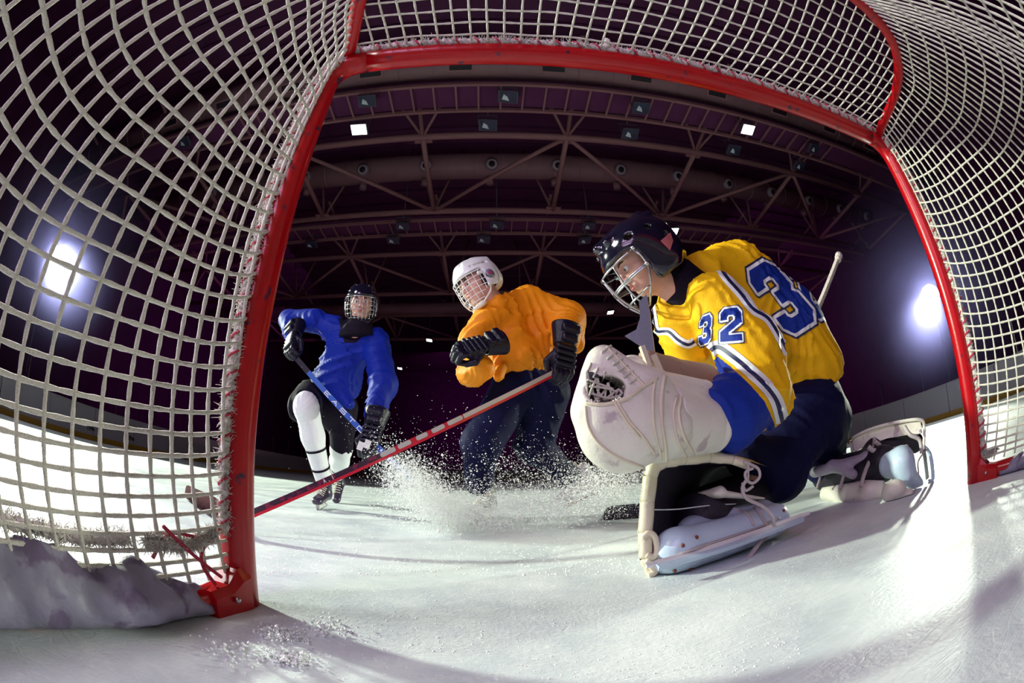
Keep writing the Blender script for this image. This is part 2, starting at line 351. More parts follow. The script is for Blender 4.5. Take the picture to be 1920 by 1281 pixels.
# ================================================================== SETTING: ice, boards, stands, roof
XL, XR, YB, YF = -14.1, 16.0, -4.0, 56.0
def ice_material():
    m = bpy.data.materials.new('ice'); m.use_nodes = True; nt = m.node_tree; N = nt.nodes; L = nt.links; b = N['Principled BSDF']
    tc = N.new('ShaderNodeTexCoord'); O = tc.outputs['Object']
    def noise(sc, det=6, src=O, rg=0.55):
        n = N.new('ShaderNodeTexNoise'); n.inputs['Scale'].default_value = sc; n.inputs['Detail'].default_value = det; n.inputs['Roughness'].default_value = rg; L.new(src, n.inputs['Vector']); return n.outputs['Fac']
    def ramp(src, p0, p1, c0, c1):
        r = N.new('ShaderNodeValToRGB'); r.color_ramp.elements[0].position = p0; r.color_ramp.elements[1].position = p1
        r.color_ramp.elements[0].color = c0; r.color_ramp.elements[1].color = c1; L.new(src, r.inputs[0]); return r.outputs[0]
    # scratches: thin contour lines of stretched noise in several directions
    def scratch(rot, sc, wdt):
        mp = N.new('ShaderNodeMapping'); mp.inputs['Rotation'].default_value = (0, 0, rot); mp.inputs['Scale'].default_value = (1.0, 5.0, 1.0); L.new(O, mp.inputs['Vector'])
        f = noise(sc, 2, mp.outputs[0]); s = N.new('ShaderNodeMath'); s.operation = 'SUBTRACT'; L.new(f, s.inputs[0]); s.inputs[1].default_value = 0.5
        a = N.new('ShaderNodeMath'); a.operation = 'ABSOLUTE'; L.new(s.outputs[0], a.inputs[0]); return ramp(a.outputs[0], 0.0, wdt, (1, 1, 1, 1), (0, 0, 0, 1))
    acc = None
    for rt, sc, wd in ((0.4, 1.3, .006), (1.5, 1.7, .005), (2.3, 1.1, .004), (0.9, 2.6, .008), (2.9, 2.2, .006), (1.9, 3.3, .007)):
        s = scratch(rt, sc, wd)
        if acc is None: acc = s
        else:
            mm = N.new('ShaderNodeMath'); mm.operation = 'MAXIMUM'; L.new(acc, mm.inputs[0]); L.new(s, mm.inputs[1]); acc = mm.outputs[0]
    frost = ramp(noise(2.2, 8, rg=0.7), 0.36, 0.66, (0, 0, 0, 1), (1, 1, 1, 1))
    grain = noise(120, 4); fine = noise(45, 6, rg=0.7)
    col = N.new('ShaderNodeMix'); col.data_type = 'RGBA'; L.new(frost, col.inputs['Factor']); col.inputs['A'].default_value = (0.56, 0.62, 0.68, 1); col.inputs['B'].default_value = (0.82, 0.87, 0.87, 1)
    c2 = N.new('ShaderNodeMix'); c2.data_type = 'RGBA'; fm = N.new('ShaderNodeMath'); fm.operation = 'MULTIPLY'; L.new(acc, fm.inputs[0]); fm.inputs[1].default_value = 0.35
    L.new(fm.outputs[0], c2.inputs['Factor']); L.new(col.outputs['Result'], c2.inputs['A']); c2.inputs['B'].default_value = (0.86, 0.9, 0.9, 1); L.new(c2.outputs['Result'], b.inputs['Base Color'])
    rr = ramp(frost, 0, 1, (.36, .36, .36, 1), (.68, .68, .68, 1)); L.new(rr, b.inputs['Roughness'])
    b.inputs['Subsurface Weight'].default_value = 0.0
    h1 = N.new('ShaderNodeMath'); h1.operation = 'MULTIPLY_ADD'; L.new(fine, h1.inputs[0]); h1.inputs[1].default_value = 0.9; L.new(grain, h1.inputs[2])
    h2 = N.new('ShaderNodeMath'); h2.operation = 'MULTIPLY_ADD'; L.new(acc, h2.inputs[0]); h2.inputs[1].default_value = -0.25; L.new(h1.outputs[0], h2.inputs[2])
    bp = N.new('ShaderNodeBump'); bp.inputs['Strength'].default_value = 0.45; bp.inputs['Distance'].default_value = 0.003; L.new(h2.outputs[0], bp.inputs['Height']); L.new(bp.outputs[0], b.inputs['Normal'])
    MATS['ice'] = m
ice_material()
mb = MB(); mb.box(((XL+XR)/2, (YB+YF)/2, -0.05), (XR-XL, YF-YB, 0.1)); tag(mb.build('floor', 'ice', smooth=False), kind='structure')
for nm, l_, t_, e_ in (('wall_fill_left', (-19, 30, 7), (-28, 30, 8), 260), ('wall_fill_right', (21, 30, 7), (30, 30, 8), 260), ('wall_fill_far', (1, 62, 9), (1, 75, 9), 520)):
    light(nm, 'AREA', l_, t_, e_, (.60, .12, .70), 26)  # added area lights that lift the dark outer walls, no lamps stand there
mb = MB(); mb.box((1, 30, -0.2), (60, 90, 0.1)); tag(mb.build('floor_stands', 'stand_dark', smooth=False), kind='structure')
for nm, c, d in (('wall_outer_left', (-28, 30, 9.8), (0.4, 90, 20)), ('wall_outer_right', (30, 30, 9.8), (0.4, 90, 20)), ('wall_outer_far', (1, 75, 9.8), (60, 0.4, 20))):
    mb = MB(); mb.box(c, d); tag(mb.build(nm, 'stand_dark', smooth=False), kind='structure')
# boards: panels, yellow kick strip, stanchions standing on the top edge
def share(proto, locs, parent):
    for l in locs:
        c = proto.copy(); COL.objects.link(c); c.parent = parent; c.location = l
def boards(name, a, b, inward, stan=True):
    root = thing(name, None, None, a); root['kind'] = 'structure'
    a = V(*a); b = V(*b); L_ = np.linalg.norm(b-a); t = (b-a)/L_; n = int(L_/2.4); st = L_/n; R = np.stack([t, V(*inward), V(0, 0, 1)], 1)
    pm = MB(); pm.box((0, 0, .68), (st-.03, .06, .96)); pm.box((0, -.02, 1.19), (st-.03, .11, .05)); pm.xf(R, 0)
    km = MB(); km.box((0, .01, .10), (st-.012, .07, .20)); km.xf(R, 0)
    sm = MB(); sm.box((0, -.03, 1.72), (.045, .05, 1.05)); sm.xf(R, 0)
    for k in range(n):
        o = tuple(t*(k+.5)*st)
        if k == 0:
            p0 = link('board_panel', mk(pm.v, pm.f), 'board_plastic', None, smooth=False); k0 = link('kick_strip', mk(km.v, km.f), 'kick_yellow', None, smooth=False); s0 = link('stanchion', mk(sm.v, sm.f), 'steel', None, smooth=False)
            for q in (p0, k0, s0): q.parent = root; q.location = o
            if not stan: bpy.data.objects.remove(s0)
        else:
            share(p0, [o], root); share(k0, [o], root)
            if stan: share(s0, [o], root)
    return root
boards('wall_left', (XL, 0, 0), (XL, YF, 0), (1, 0, 0)); boards('wall_right', (XR, 0, 0), (XR, YF, 0), (-1, 0, 0)); boards('wall_far', (XL, YF, 0), (XR, YF, 0), (0, -1, 0))
# ceiling deck with ribs
dk = thing('ceiling', None, None, (1, 30, 19)); dk['kind'] = 'structure'
mb = MB(); mb.box((1, 30, 19.2), (60, 90, 0.3)); mb.build('roof_deck', 'roof_deck', dk, smooth=False)
rib = None
for k in range(30):
    y = 2+1.5*k
    if rib is None:
        m_ = MB(); m_.box((1, y, 18.95), (56, .18, .22)); rib = m_.build('deck_rib', 'roof_deck', dk, smooth=False); ry = y
    else: share(rib, [(0, y-ry, 0)], dk)
# flat lattice girders spanning the hall
NX = [-2.6+6.45*k for k in range(-4, 6)]
def girder(label, ya, za, yb, zb):
    g = thing('roof_girder', label, 'roof girder', (1, ya, za), 'steel girders under the roof')
    MB().tube([(-28, ya, za), (30, ya, za)], .17, 10).build('chord', 'roof_steel', g); MB().tube([(-28, yb, zb), (30, yb, zb)], .17, 10).build('chord', 'roof_steel', g)
    for i, x in enumerate(NX):
        MB().tube([(x, ya, za), (x, yb, zb)], .13, 8).build('cross_member', 'roof_steel', g)
        if i % 2 == 0:
            for dx in (-6.45, 6.45): MB().tube([(x+dx, ya, za), (x, yb, zb)], .11, 8).build('diagonal', 'roof_steel', g)
        for s in (-1, 1): MB().tube([(x, yb, zb), (x+s*1.4, yb+.6, 19.0)], .075, 6).build('hanger', 'roof_steel', g)
        for c_ in ((x, ya+.15, za), (x, yb-.15, zb)): MB().box(c_, (.8, .5, .05)).build('gusset_plate', 'roof_steel', g, smooth=False)
        for s in (-1, 1): MB().tube([(x, ya, za), (x+s*1.0, ya-1.6, za+.7)], .075, 6).build('brace', 'roof_steel', g)
        MB().tube([(x, ya, za), (x, ya-5.2, za+.9)], .10, 6).build('brace', 'roof_steel', g)
girder('large brown tube girder crossing the roof nearest above the players', 13.2, 14.38, 18.6, 13.95)
girder('second brown tube girder behind the nearest one, dim above the white helmet', 24.0, 14.38, 29.4, 13.95)
girder('faint tube girder deep at the far end of the roof', 35.0, 14.38, 40.5, 13.95)
def walkway(label, y0, y1, z):
    g = thing('roof_walkway', label, 'walkway', (1, y0, z), 'ladder shaped roof walkways')
    for y in (y0, y1):
        m_ = MB(); m_.box((1, y, z), (56, .12, .16)); m_.build('rail', 'roof_steel', g, smooth=False)
    m_ = MB(); m_.box((1, (y0+y1)/2, z+.25), (56, y1-y0, .04)); m_.build('deck', 'roof_deck', g, smooth=False)
    r0 = None
    for k in range(-14, 20):
        if r0 is None:
            m_ = MB(); m_.box((.8+k*.85, (y0+y1)/2, z), (.07, y1-y0, .09)); r0 = m_.build('rung', 'roof_steel', g, smooth=False); k0 = k
        else: share(r0, [tuple(Vector(r0.location)+Vector(((k-k0)*.85, 0, 0)))], g)
walkway('ladder shaped walkway under the roof nearest the crossbar', 9.55, 10.95, 13.6)
walkway('second ladder shaped walkway farther back under the roof', 18.95, 20.4, 13.6)
def duct(label, y, z, r, nozz, sp, x0, vents=False):
    g = thing('air_duct', label, 'air duct', (1, y, z), 'round ventilation ducts')
    m_ = MB(); m_.tube([(-27.5, y, z), (29.5, y, z)], r, 28)
    for k in range(40):
        x = -27+1.4*k; m_.tube([(x, y, z), (x+.03, y, z)], r+.018, 28, caps=True)
    m_.build('duct_pipe', 'roof_duct', g)
    if nozz:
        for k in range(-5, 9):
            x = x0+k*sp; c = V(x, y, z); d = nrm(V(0, -.93, -.62)); p = c+d*r
            m_ = MB(); m_.tube([p-d*.05, p+d*.13], [.34, .34], 14); m_.tube([p+d*.13, p+d*.20], [.35, .24], 14); m_.build('nozzle', 'nozzle_grey', g)
            m_ = MB(); m_.tube([p+d*.201, p+d*.205], .17, 12); m_.build('nozzle_mouth', 'vent_black', g)
            m_ = MB(); m_.tube([(x-.1, y+.15, z-r+.06), (x-.1, y+.15, z-r-.42)], .20, 14); m_.build('outlet_stub', 'roof_duct', g)
    if vents:
        for k in range(-4, 7):
            x = x0+k*sp; m_ = MB(); d = nrm(V(0, -.55, -.83)); c = V(x, y, z)+d*r; R = frame(V(1, 0, 0), d); m_.box(c, (.42, 1.05, .05), R); v_ = m_.build('vent_frame', 'roof_steel', g, smooth=False)
            m_ = MB(); m_.box(c+d*.03, (.28, .86, .02), R); m_.build('vent_grille', 'vent_black', g, smooth=False)
duct('wide round duct with camera like nozzles seen through the nearest girder', 17.33, 16.1, .74, True, 3.48, .52)
duct('pale duct with rectangular grilles just under the red crossbar', 9.7, 15.1, .75, False, 3.55, -.75, True)
duct('thin dark duct far back under the roof', 33, 14.2, .5, False, 3, 0)
# floodlights (x, y), lit or not
FL = [(-4.2, 9.6, 0, 'unlit floodlight nearest the left top corner of the goal'), (-4.85, 11.1, 1, 'lit greenish floodlight near the left top corner of the goal'),
      (1.05, 9.74, 0, 'unlit floodlight under the middle of the crossbar, upper of two'), (.32, 11.27, 0, 'unlit floodlight under the middle of the crossbar, lower of two'),
      (6.16, 9.77, 0, 'unlit bluish floodlight right of the crossbar middle, upper of two'), (6.1, 11.3, 0, 'unlit bluish floodlight right of the crossbar middle, lower of two'),
      (11.18, 9.8, 1, 'lit warm floodlight right of centre under the crossbar'), (11.16, 11.26, 0, 'unlit floodlight just below the lit warm one'),
      (15.33, 9.8, 0, 'unlit floodlight near the right top corner, upper of two'), (15.3, 11.24, 0, 'unlit floodlight near the right top corner, lower of two'),
      (-4.24, 18.57, 0, 'small unlit floodlight above the blue player, upper of two'), (-5.06, 20.0, 0, 'small unlit floodlight above the blue player, lower of two'),
      (.81, 18.67, 0, 'small unlit floodlight above the white helmet, upper of two'), (.09, 20.15, 0, 'small unlit floodlight above the white helmet, lower of two'),
      (5.77, 18.58, 0, 'small unlit floodlight left of the goalkeeper helmet, upper of two'), (5.84, 20.1, 0, 'small unlit floodlight left of the goalkeeper helmet, lower of two'),
      (10.74, 18.53, 1, 'lit floodlight peeking out behind the goalkeeper helmet'), (-10.2, 19.93, 0, 'small unlit floodlight next to the left goal post'),
      (10.22, 31.05, 1, 'small lit lamp between the orange shoulder and the goalkeeper cage'), (-5.3, 38, 1, 'tiny lit lamp left of the orange sleeve'), (-10.34, 48.6, 1, 'tiny lit lamp right of the blue shoulder'),
      (-13.4, 9.7, 0, 'unlit floodlight seen through the left net, upper'), (-13.0, 18.6, 0, 'unlit floodlight seen through the left net, lower'), (17.9, 44.0, 1, 'tiny lit lamp at the left edge of the catching glove')]
for x, y, on, lb in FL:
    s = 1.0 if y < 30 else 0.8; g = thing('floodlight', lb, 'floodlight', (x, y, 13.0), 'roof floodlights')
    d = nrm(V(.15 if x > 3 else -.12, -.30, -.95)); R = frame(nrm(np.cross(V(1, 0, 0), d)), -d); c = V(x, y, 13.0)
    m_ = MB(); v = []
    for k, (wx, wy, zz) in enumerate(((.36, .26, 0), (.36, .26, .10), (.20, .14, .34))):
        v += [c+R @ V(sx*wx*s, sy*wy*s, zz*s) for sx, sy in ((-1, -1), (1, -1), (1, 1), (-1, 1))]
    m_.add(v, [(3, 2, 1, 0), (8, 9, 10, 11)]+[(k*4+i, k*4+(i+1) % 4, k*4+4+(i+1) % 4, k*4+4+i) for k in (0, 1) for i in range(4)]); m_.build('housing', 'lamp_case', g, smooth=False)
    m_ = MB(); m_.box(c-R @ V(0, 0, .015), (.64*s, .46*s, .02), R); m_.build('lamp_glass', 'lamp_lit' if on else 'lamp_glass', g, smooth=False)
    if not on: MB().add([c-R @ V(a_*s, b_*s, .03) for a_, b_ in ((-.05, -.16), (.22, -.10), (.16, .12), (.02, .02))]+[c-R @ V(a_*s, b_*s, .026) for a_, b_ in ((-.05, -.16), (.22, -.10), (.16, .12), (.02, .02))], [(0, 1, 2, 3), (7, 6, 5, 4), (0, 4, 5, 1), (1, 5, 6, 2), (2, 6, 7, 3), (3, 7, 4, 0)]).build('painted_glint', 'glint_paint', g, smooth=False)  # pale plate painted as a glint on the dark glass
    m_ = MB(); m_.bar(c+R @ V(-.39*s, 0, .05), V(x-.39*s, y, 13.6), .03, .03); m_.bar(c+R @ V(.39*s, 0, .05), V(x+.39*s, y, 13.6), .03, .03); m_.bar(V(x-.42*s, y, 13.6), V(x+.42*s, y, 13.6), .04, .04); m_.build('bracket', 'lamp_case', g, smooth=False)
    MB().tube([(x, y, 13.6), (x, y, 13.85 if (9.5 <= y <= 11 or 18.95 <= y <= 20.4) else 19.06)], .03, 6).build('hanger_rod', 'lamp_case', g)
# scoreboard hanging over centre ice
g = thing('scoreboard', 'dark four sided scoreboard hanging far behind above the white helmet', 'scoreboard', (1, 30, 9))
m_ = MB(); m_.box((1, 30, 10.6), (4.2, 4.2, 1.9)); m_.build('display_box', 'stand_dark', g, smooth=False)
m_ = MB(); m_.box((1, 27.86, 10.6), (3.8, .05, 1.5)); m_.build('screen', 'vent_black', g, smooth=False)
for sx in (-1, 1): MB().tube([(1+sx*1.8, 30, 11.5), (1+sx*1.8, 30, 18.845)], .05, 6).build('cable', 'roof_steel', g)
# studio strobes beyond the boards
for nm, c, tg, lb, rad in (('L', STROBE_L, V(.9, -.3, -.3), 'bright studio strobe glaring through the left net', .36), ('R', STROBE_R, V(-.9, -.4, -.25), 'bright studio strobe glaring behind the right goal post', .44)):
    g = thing('studio_strobe', lb, 'strobe light', (c[0], c[1], 0)); d = nrm(tg)
    m_ = MB(); m_.tube([c-d*.75, c-d*.35, c-d*.30, c+d*.02], [.12, .14, .2, rad+.04], 20); m_.build('reflector', 'lamp_case', g)
    m_ = MB(); m_.tube([c+d*.02, c+d*.04], rad, 24); m_.build('lamp_face', 'strobe_lit', g)
    MB().tube([c-d*.5, V(*(c-d*.5)[:2], 0.0)], .03, 8).build('stand_pole', 'lamp_case', g)
    for k in range(3):
        a = 2*PI*k/3; b0 = V(*(c-d*.5)[:2], .9); MB().tube([b0, b0+V(.8*math.cos(a), .8*math.sin(a), -.88)], .02, 6).build('leg', 'lamp_case', g)

# arena haze that glows round the two strobes
hm = bpy.data.materials.new('strobe_haze'); hm.use_nodes = True; nt = hm.node_tree; nt.nodes.clear()
vs_ = nt.nodes.new('ShaderNodeVolumeScatter'); vo = nt.nodes.new('ShaderNodeOutputMaterial'); vs_.inputs['Color'].default_value = (.42, .40, 1.0, 1);  vs_.inputs['Anisotropy'].default_value = .35
tc = nt.nodes.new('ShaderNodeTexCoord'); ln = nt.nodes.new('ShaderNodeVectorMath'); ln.operation = 'LENGTH'; nt.links.new(tc.outputs['Object'], ln.inputs[0])
mr = nt.nodes.new('ShaderNodeMapRange'); mr.inputs['From Min'].default_value = 0; mr.inputs['From Max'].default_value = 6.0; mr.inputs['To Min'].default_value = 1; mr.inputs['To Max'].default_value = 0; nt.links.new(ln.outputs['Value'], mr.inputs['Value'])
pw = nt.nodes.new('ShaderNodeMath'); pw.operation = 'POWER'; nt.links.new(mr.outputs[0], pw.inputs[0]); pw.inputs[1].default_value = 1.6
ml = nt.nodes.new('ShaderNodeMath'); ml.operation = 'MULTIPLY'; nt.links.new(pw.outputs[0], ml.inputs[0]); ml.inputs[1].default_value = .15; nt.links.new(ml.outputs[0], vs_.inputs['Density'])
nt.links.new(vs_.outputs[0], vo.inputs['Volume']); MATS['strobe_haze'] = hm
for c, lb in ((STROBE_L, 'bluish haze glowing round the strobe behind the left net'), (STROBE_R, 'bluish haze glowing round the strobe by the right goal post')):
    m_ = MB(); m_.ball(c, 6.1, 16); o = m_.build('haze', 'strobe_haze', None, loc=tuple(c)); tag(o, lb, 'haze', kind='stuff')
# ================================================================== THE GOAL (camera sits inside it)
GW, GH, RP = 1.89, 1.25, 0.031
goal = thing('hockey_goal', 'red steel ice hockey goal frame with cream net around the camera', 'goal', (GW/2, 0, 0))
def rounded(pts_a, corner, pts_b, r, n=8):
    a = nrm(V(*pts_a)-V(*corner)); b = nrm(V(*pts_b)-V(*corner)); c = V(*corner); out = []
    for k in range(n+1):
        t = k/n; p0 = c+a*r; p2 = c+b*r; out.append((1-t)**2*p0+2*t*(1-t)*c+t*t*p2)
    return out
cl = rounded((0, 0, 0), (0, 0, GH), (GW, 0, GH), .10); crn = rounded((0, 0, GH), (GW, 0, GH), (GW, 0, 0), .10)
MB().tube([V(-.014, 0, 0)]+[V(-.014*max(0, 1-z/.6), 0, z) for z in np.linspace(.1, 1.05, 12)]+cl, [RP*1.12, RP*1.10, RP*1.08]+[RP*1.03]*10+[RP]*len(cl), 24).build('post', 'red_paint', goal)
MB().tube([V(x, 0, GH) for x in np.linspace(.10, GW-.10, 24)], RP, 24).build('crossbar', 'red_paint', goal)
MB().tube(crn+[V(GW, 0, z) for z in np.linspace(1.05, .1, 12)]+[V(GW, 0, 0)], [RP]*len(crn)+[RP*1.02]*13, 24).build('post', 'red_paint', goal)
# plan curves of the top frame and of the base frame (left half mirrored to the right)
TOPL = [(.030, -.012), (.052, -.050), (.080, -.13), (.112, -.22), (.17, -.32), (.26, -.405), (.38, -.455), (.55, -.485), (.75, -.497), (.945, -.50)]
BASL = [(-.005, -.01), (-.030, -.12), (-.075, -.30), (-.115, -.50), (-.12, -.70), (-.06, -.90), (.10, -1.04), (.35, -1.10), (.65, -1.12), (.945, -1.12)]
def mirror(c): return [V(x, y, 0) for x, y in c] + [V(GW-x, y, 0) for x, y in c[-2::-1]]
def resample(pts, n):
    s = np.array(spline(pts, 10)); L_ = np.r_[0, np.cumsum(np.linalg.norm(np.diff(s, axis=0), axis=1))]; t = np.linspace(0, L_[-1], n)
    return np.stack([np.interp(t, L_, s[:, i]) for i in range(3)], 1)
TOP = resample(mirror(TOPL), 240); TOP[:, 2] = GH+.028; BAS = resample(mirror(BASL), 240); BAS[:, 2] = .035
MB().tube([TOP[i]-V(0, 0, .012) for i in range(0, 240, 4)]+[TOP[-1]-V(0, 0, .012)], .0195, 14).build('top_rail', 'red_paint', goal)
MB().tube([BAS[i]*V(1, 1, 0)+V(0, 0, .024) for i in range(0, 240, 4)]+[BAS[-1]*V(1, 1, 0)+V(0, 0, .024)], .024, 12).build('base_rail', 'red_paint', goal)
for s, x in ((1, 0), (-1, GW)):
    m_ = MB(); vs = []
    for yy, wd_, h_ in ((-.012, .066, .080), (-.034, .062, .074), (-.060, .056, .050), (-.105, .050, .044)):
        vs += [(x-s*(.010+.10*max(0, -yy-.03))+a_*wd_/2, yy, z_*h_) for a_, z_ in ((-1, 0), (-1, .72), (-.62, 1), (.62, 1), (1, .72), (1, 0))]
    m_.add(vs, [tuple(range(6)), tuple(range(18, 24))[::-1]]+[(i*6+j, i*6+6+j, i*6+6+(j+1) % 6, i*6+(j+1) % 6) for i in range(3) for j in range(6)]); m_.build('base_bracket', 'red_paint', goal, smooth=False)
    m_ = MB(); m_.ball((x+s*.021, -.060, .026), .006, 5); m_.build('bolt', 'steel', goal)
# net surface
TP = np.linspace(0, 1, 240)
def netp(s, v, side=True):
    """s 0..1 round the goal, v 0 top .. 1 bottom"""
    t = V(*[np.interp(s, TP, TOP[:, i]) for i in range(3)]); b = V(*[np.interp(.5+(s-.5)*(1+.075*v*v), TP, BAS[:, i]) for i in range(3)]); b = b+V(0, 0, .02)
    p = t*(1-v)+b*v
    e = min(s, 1-s)*8; k = min(1, e)
    out = nrm(V(*(b-t)[:2], 0)) if np.linalg.norm((b-t)[:2]) > 1e-4 else V(0, 0, 0)
    hang = (.22*math.sin(PI*v)-.04*max(0, (v-.72)/.28)**2)*np.linalg.norm((b-t)[:2])         # the cloth hangs steep first, then sweeps out to the base
    p = p + out*hang*k + .006*k*V(math.sin(s*60+v*4), math.cos(s*47+v*5), .4*math.sin(s*50+v*6))
    p[0] += (-1 if s < .5 else 1)*.034*math.exp(-e/.15)*min(1, v/.08)
    # rows sag a little away from the lacing at the post
    p[2] += (.060*math.exp(-e/.20)-.085*(1-math.exp(-e*1.5)))*math.sin(PI*v)**.8
    return p
def strands(name, lines, r, m, parent, knots=None, label=None):
    mb = MB(); V_ = []; F_ = []; nb = 0; n = 5; cs = [(math.cos(2*PI*j/n), math.sin(2*PI*j/n)) for j in range(n)]
    for ln in lines:
        pts = np.asarray(ln); k = len(pts); t = np.gradient(pts, axis=0); t /= np.linalg.norm(t, axis=1)[:, None]
        ref = np.where(np.abs(t[:, 2:3]) < .85, V(0, 0, 1)[None], V(1, 0, 0)[None]); u = np.cross(t, ref); u /= np.linalg.norm(u, axis=1)[:, None]; w_ = np.cross(t, u)
        rad = r*(1+.16*np.sin(np.arange(k)*2.4+nb))
        ring = np.stack([pts+rad[:, None]*(c*u+s_*w_) for c, s_ in cs], 1).reshape(-1, 3); V_.append(ring)
        i, j = np.meshgrid(np.arange(k-1), np.arange(n), indexing='ij'); a = nb+i*n+j; b = nb+i*n+(j+1) % n; F_.append(np.stack([a, b, b+n, a+n], -1).reshape(-1, 4)); nb += k*n
    if knots is not None and len(knots):
        o = V(0, 0, 1); ico = np.array([(0, 0, 1), (1, 0, 0), (0, 1, 0), (-1, 0, 0), (0, -1, 0), (0, 0, -1)], float); fa = np.array([(0, 1, 2, 2), (0, 2, 3, 3), (0, 3, 4, 4), (0, 4, 1, 1), (5, 2, 1, 1), (5, 3, 2, 2), (5, 4, 3, 3), (5, 1, 4, 4)])
        K = np.asarray(knots); kv = (K[:, None]+ico[None]*r*1.75).reshape(-1, 3); V_.append(kv)
        b = nb+6*np.arange(len(K)); tri = (b[:, None, None]+fa[None, :, :3]).reshape(-1, 3)
    else: tri = None
    Vv = np.concatenate(V_); F = np.concatenate(F_); me = bpy.data.meshes.new('net'); nt = 0 if tri is None else len(tri)
    me.vertices.add(len(Vv)); me.vertices.foreach_set('co', Vv.astype(np.float32).ravel()); li = F.ravel() if tri is None else np.concatenate([F.ravel(), tri.ravel()])
    me.loops.add(len(li)); me.loops.foreach_set('vertex_index', li.astype(np.int32)); me.polygons.add(len(F)+nt)
    me.polygons.foreach_set('loop_start', np.concatenate([np.arange(len(F))*4, len(F)*4+np.arange(nt)*3]).astype(np.int32)); me.update(calc_edges=True)
    return link(name, me, m, parent, kind='stuff', label=label)
NR = 31
def vrow(t): return .45*t+.55*(1-(1-t)**1.6)
SL_ = np.linspace(0, 1, 96)                       # strand positions round the goal (about 45 mm apart)
def ease(s):                                      # strands crowd together at the posts
    return s
def netline_s(s): return [netp(s, v) for v in np.linspace(0, 1, NR*3+1)]
def netline_v(v): return [netp(s, v) for s in np.linspace(.0075, .9925, 95*3+1)]
vert = [netline_s(s) for s in SL_[1:-1]]; hor = [netline_v(vrow(k/NR)) for k in range(1, NR)]
kn = [netp(s, vrow(k/NR)) for s in SL_[1:-1] for k in range(1, NR)]
strands('side_net', vert+hor, .0037, 'net_cord', goal, kn)
# top net between the crossbar and the top rail
def topp(x, q):
    yb = float(np.interp(x, TOP[::1, 0][np.argsort(TOP[:, 0])], TOP[:, 1][np.argsort(TOP[:, 0])])) if False else ybk(x)
    y = -.012+q*(yb+.012); z = GH+.03-.035*math.sin(PI*q)*math.sin(PI*(x-.03)/(GW-.06))**.5 + .003*math.sin(31*x+9*q)
    return V(x+.003*math.sin(6*q+5*x), y, z)
_o = np.argsort(TOP[:, 0]); _tx = TOP[_o, 0]; _ty = TOP[_o, 1]
def ybk(x): return float(np.interp(x, _tx, _ty))
xs = np.arange(.07, GW-.03, .043); tl = [[topp(x, q) for q in np.linspace(0, 1, 34)] for x in xs]; kn = []
for k in range(1, 12):
    yy = -.012-.0425*k; row = []
    for x in np.linspace(.034, GW-.034, 130):
        if ybk(x) < yy: row.append(topp(x, (yy+.012)/(ybk(x)+.012)))
    if len(row) > 3: tl.append(row)
    kn += [topp(x, (yy+.012)/(ybk(x)+.012)) for x in xs if ybk(x) < yy]
strands('top_net', tl, .0031, 'net_cord', goal, kn)
# lacing that ties the net to posts, crossbar: frayed white rope with a red cord wound round it
def lacing(name, path, r0, red=True, seed=1, amp=1.0, turns=16):
    rg = np.random.default_rng(seed); P_ = resample(path, max(20, int(60*amp*len(path)/2)+60)); n = len(P_)
    mb = MB(); pts = [p+rg.normal(0, .0018, 3) for p in P_]; mb.tube(pts, [r0*(.8+.45*rg.random()) for _ in pts], 8)
    for st in range(3):
        ph = 2*PI*st/3; q = []
        for i, p in enumerate(P_):
            t = nrm(P_[min(i+1, n-1)]-P_[max(i-1, 0)]); a = nrm(np.cross(t, V(.3, .9, .2))); b = np.cross(t, a); an = ph+i/n*turns*2*PI
            q.append(p+(r0*.75)*(math.cos(an)*a+math.sin(an)*b))
        mb.tube(q, r0*.42, 5)
    mb.build(name, 'lace_white', goal, kind='stuff')
    fz = MB()
    for i in range(int(n*15)):
        p = P_[rg.integers(0, n)]+rg.normal(0, r0*.5, 3); d = nrm(rg.normal(0, 1, 3)); l = .006+.015*rg.random()**2; m2 = p+d*l+rg.normal(0, .003, 3)
        fz.tube([p, (p+m2)/2+rg.normal(0, .0015, 3), m2], [.0009, .0008, .0004], 3, caps=False)
    fz.build('frayed_fibres', 'lace_white', goal, kind='stuff')
    if red:
        q = []
        for i in range(n*4):
            f = i/4; i0 = min(int(f), n-2); p = P_[i0]*(1-(f-i0))+P_[i0+1]*(f-i0); t = nrm(P_[i0+1]-P_[i0]); a = nrm(np.cross(t, V(.3, .9, .2))); b = np.cross(t, a); an = i/(n*4)*turns*1.3*2*PI
            q.append(p+(r0*1.3)*(math.cos(an)*a+math.sin(an)*b))
        MB().tube(q, r0*.30, 6).build('red_lacing', 'lace_red', goal)
off = .036
lacing('post_lacing', [V(-.012, -off, z) for z in np.linspace(.14, 1.12, 10)]+[V(.01, -off, 1.19), V(.035, -off*.9, 1.235)], .0075, seed=3, turns=24)
lacing('post_lacing', [V(GW+.012, -off, z) for z in np.linspace(.10, 1.12, 10)]+[V(GW-.01, -off, 1.19), V(GW-.035, -off*.9, 1.235)], .0120, seed=4, turns=24)
lacing('crossbar_lacing', [V(x, -.022, GH+.028+.002*math.sin(9*x)) for x in np.linspace(.06, GW-.06, 24)], .0105, seed=5, turns=26)
# plastic scrap on the crossbar
m_ = MB(); rg = np.random.default_rng(5)
for k in range(9): m_.ball(V(.74, -.03, GH+.045)+rg.normal(0, .012, 3), (.010, .007, .012), 5)
m_.build('tape_scrap', 'lace_white', goal, kind='stuff')
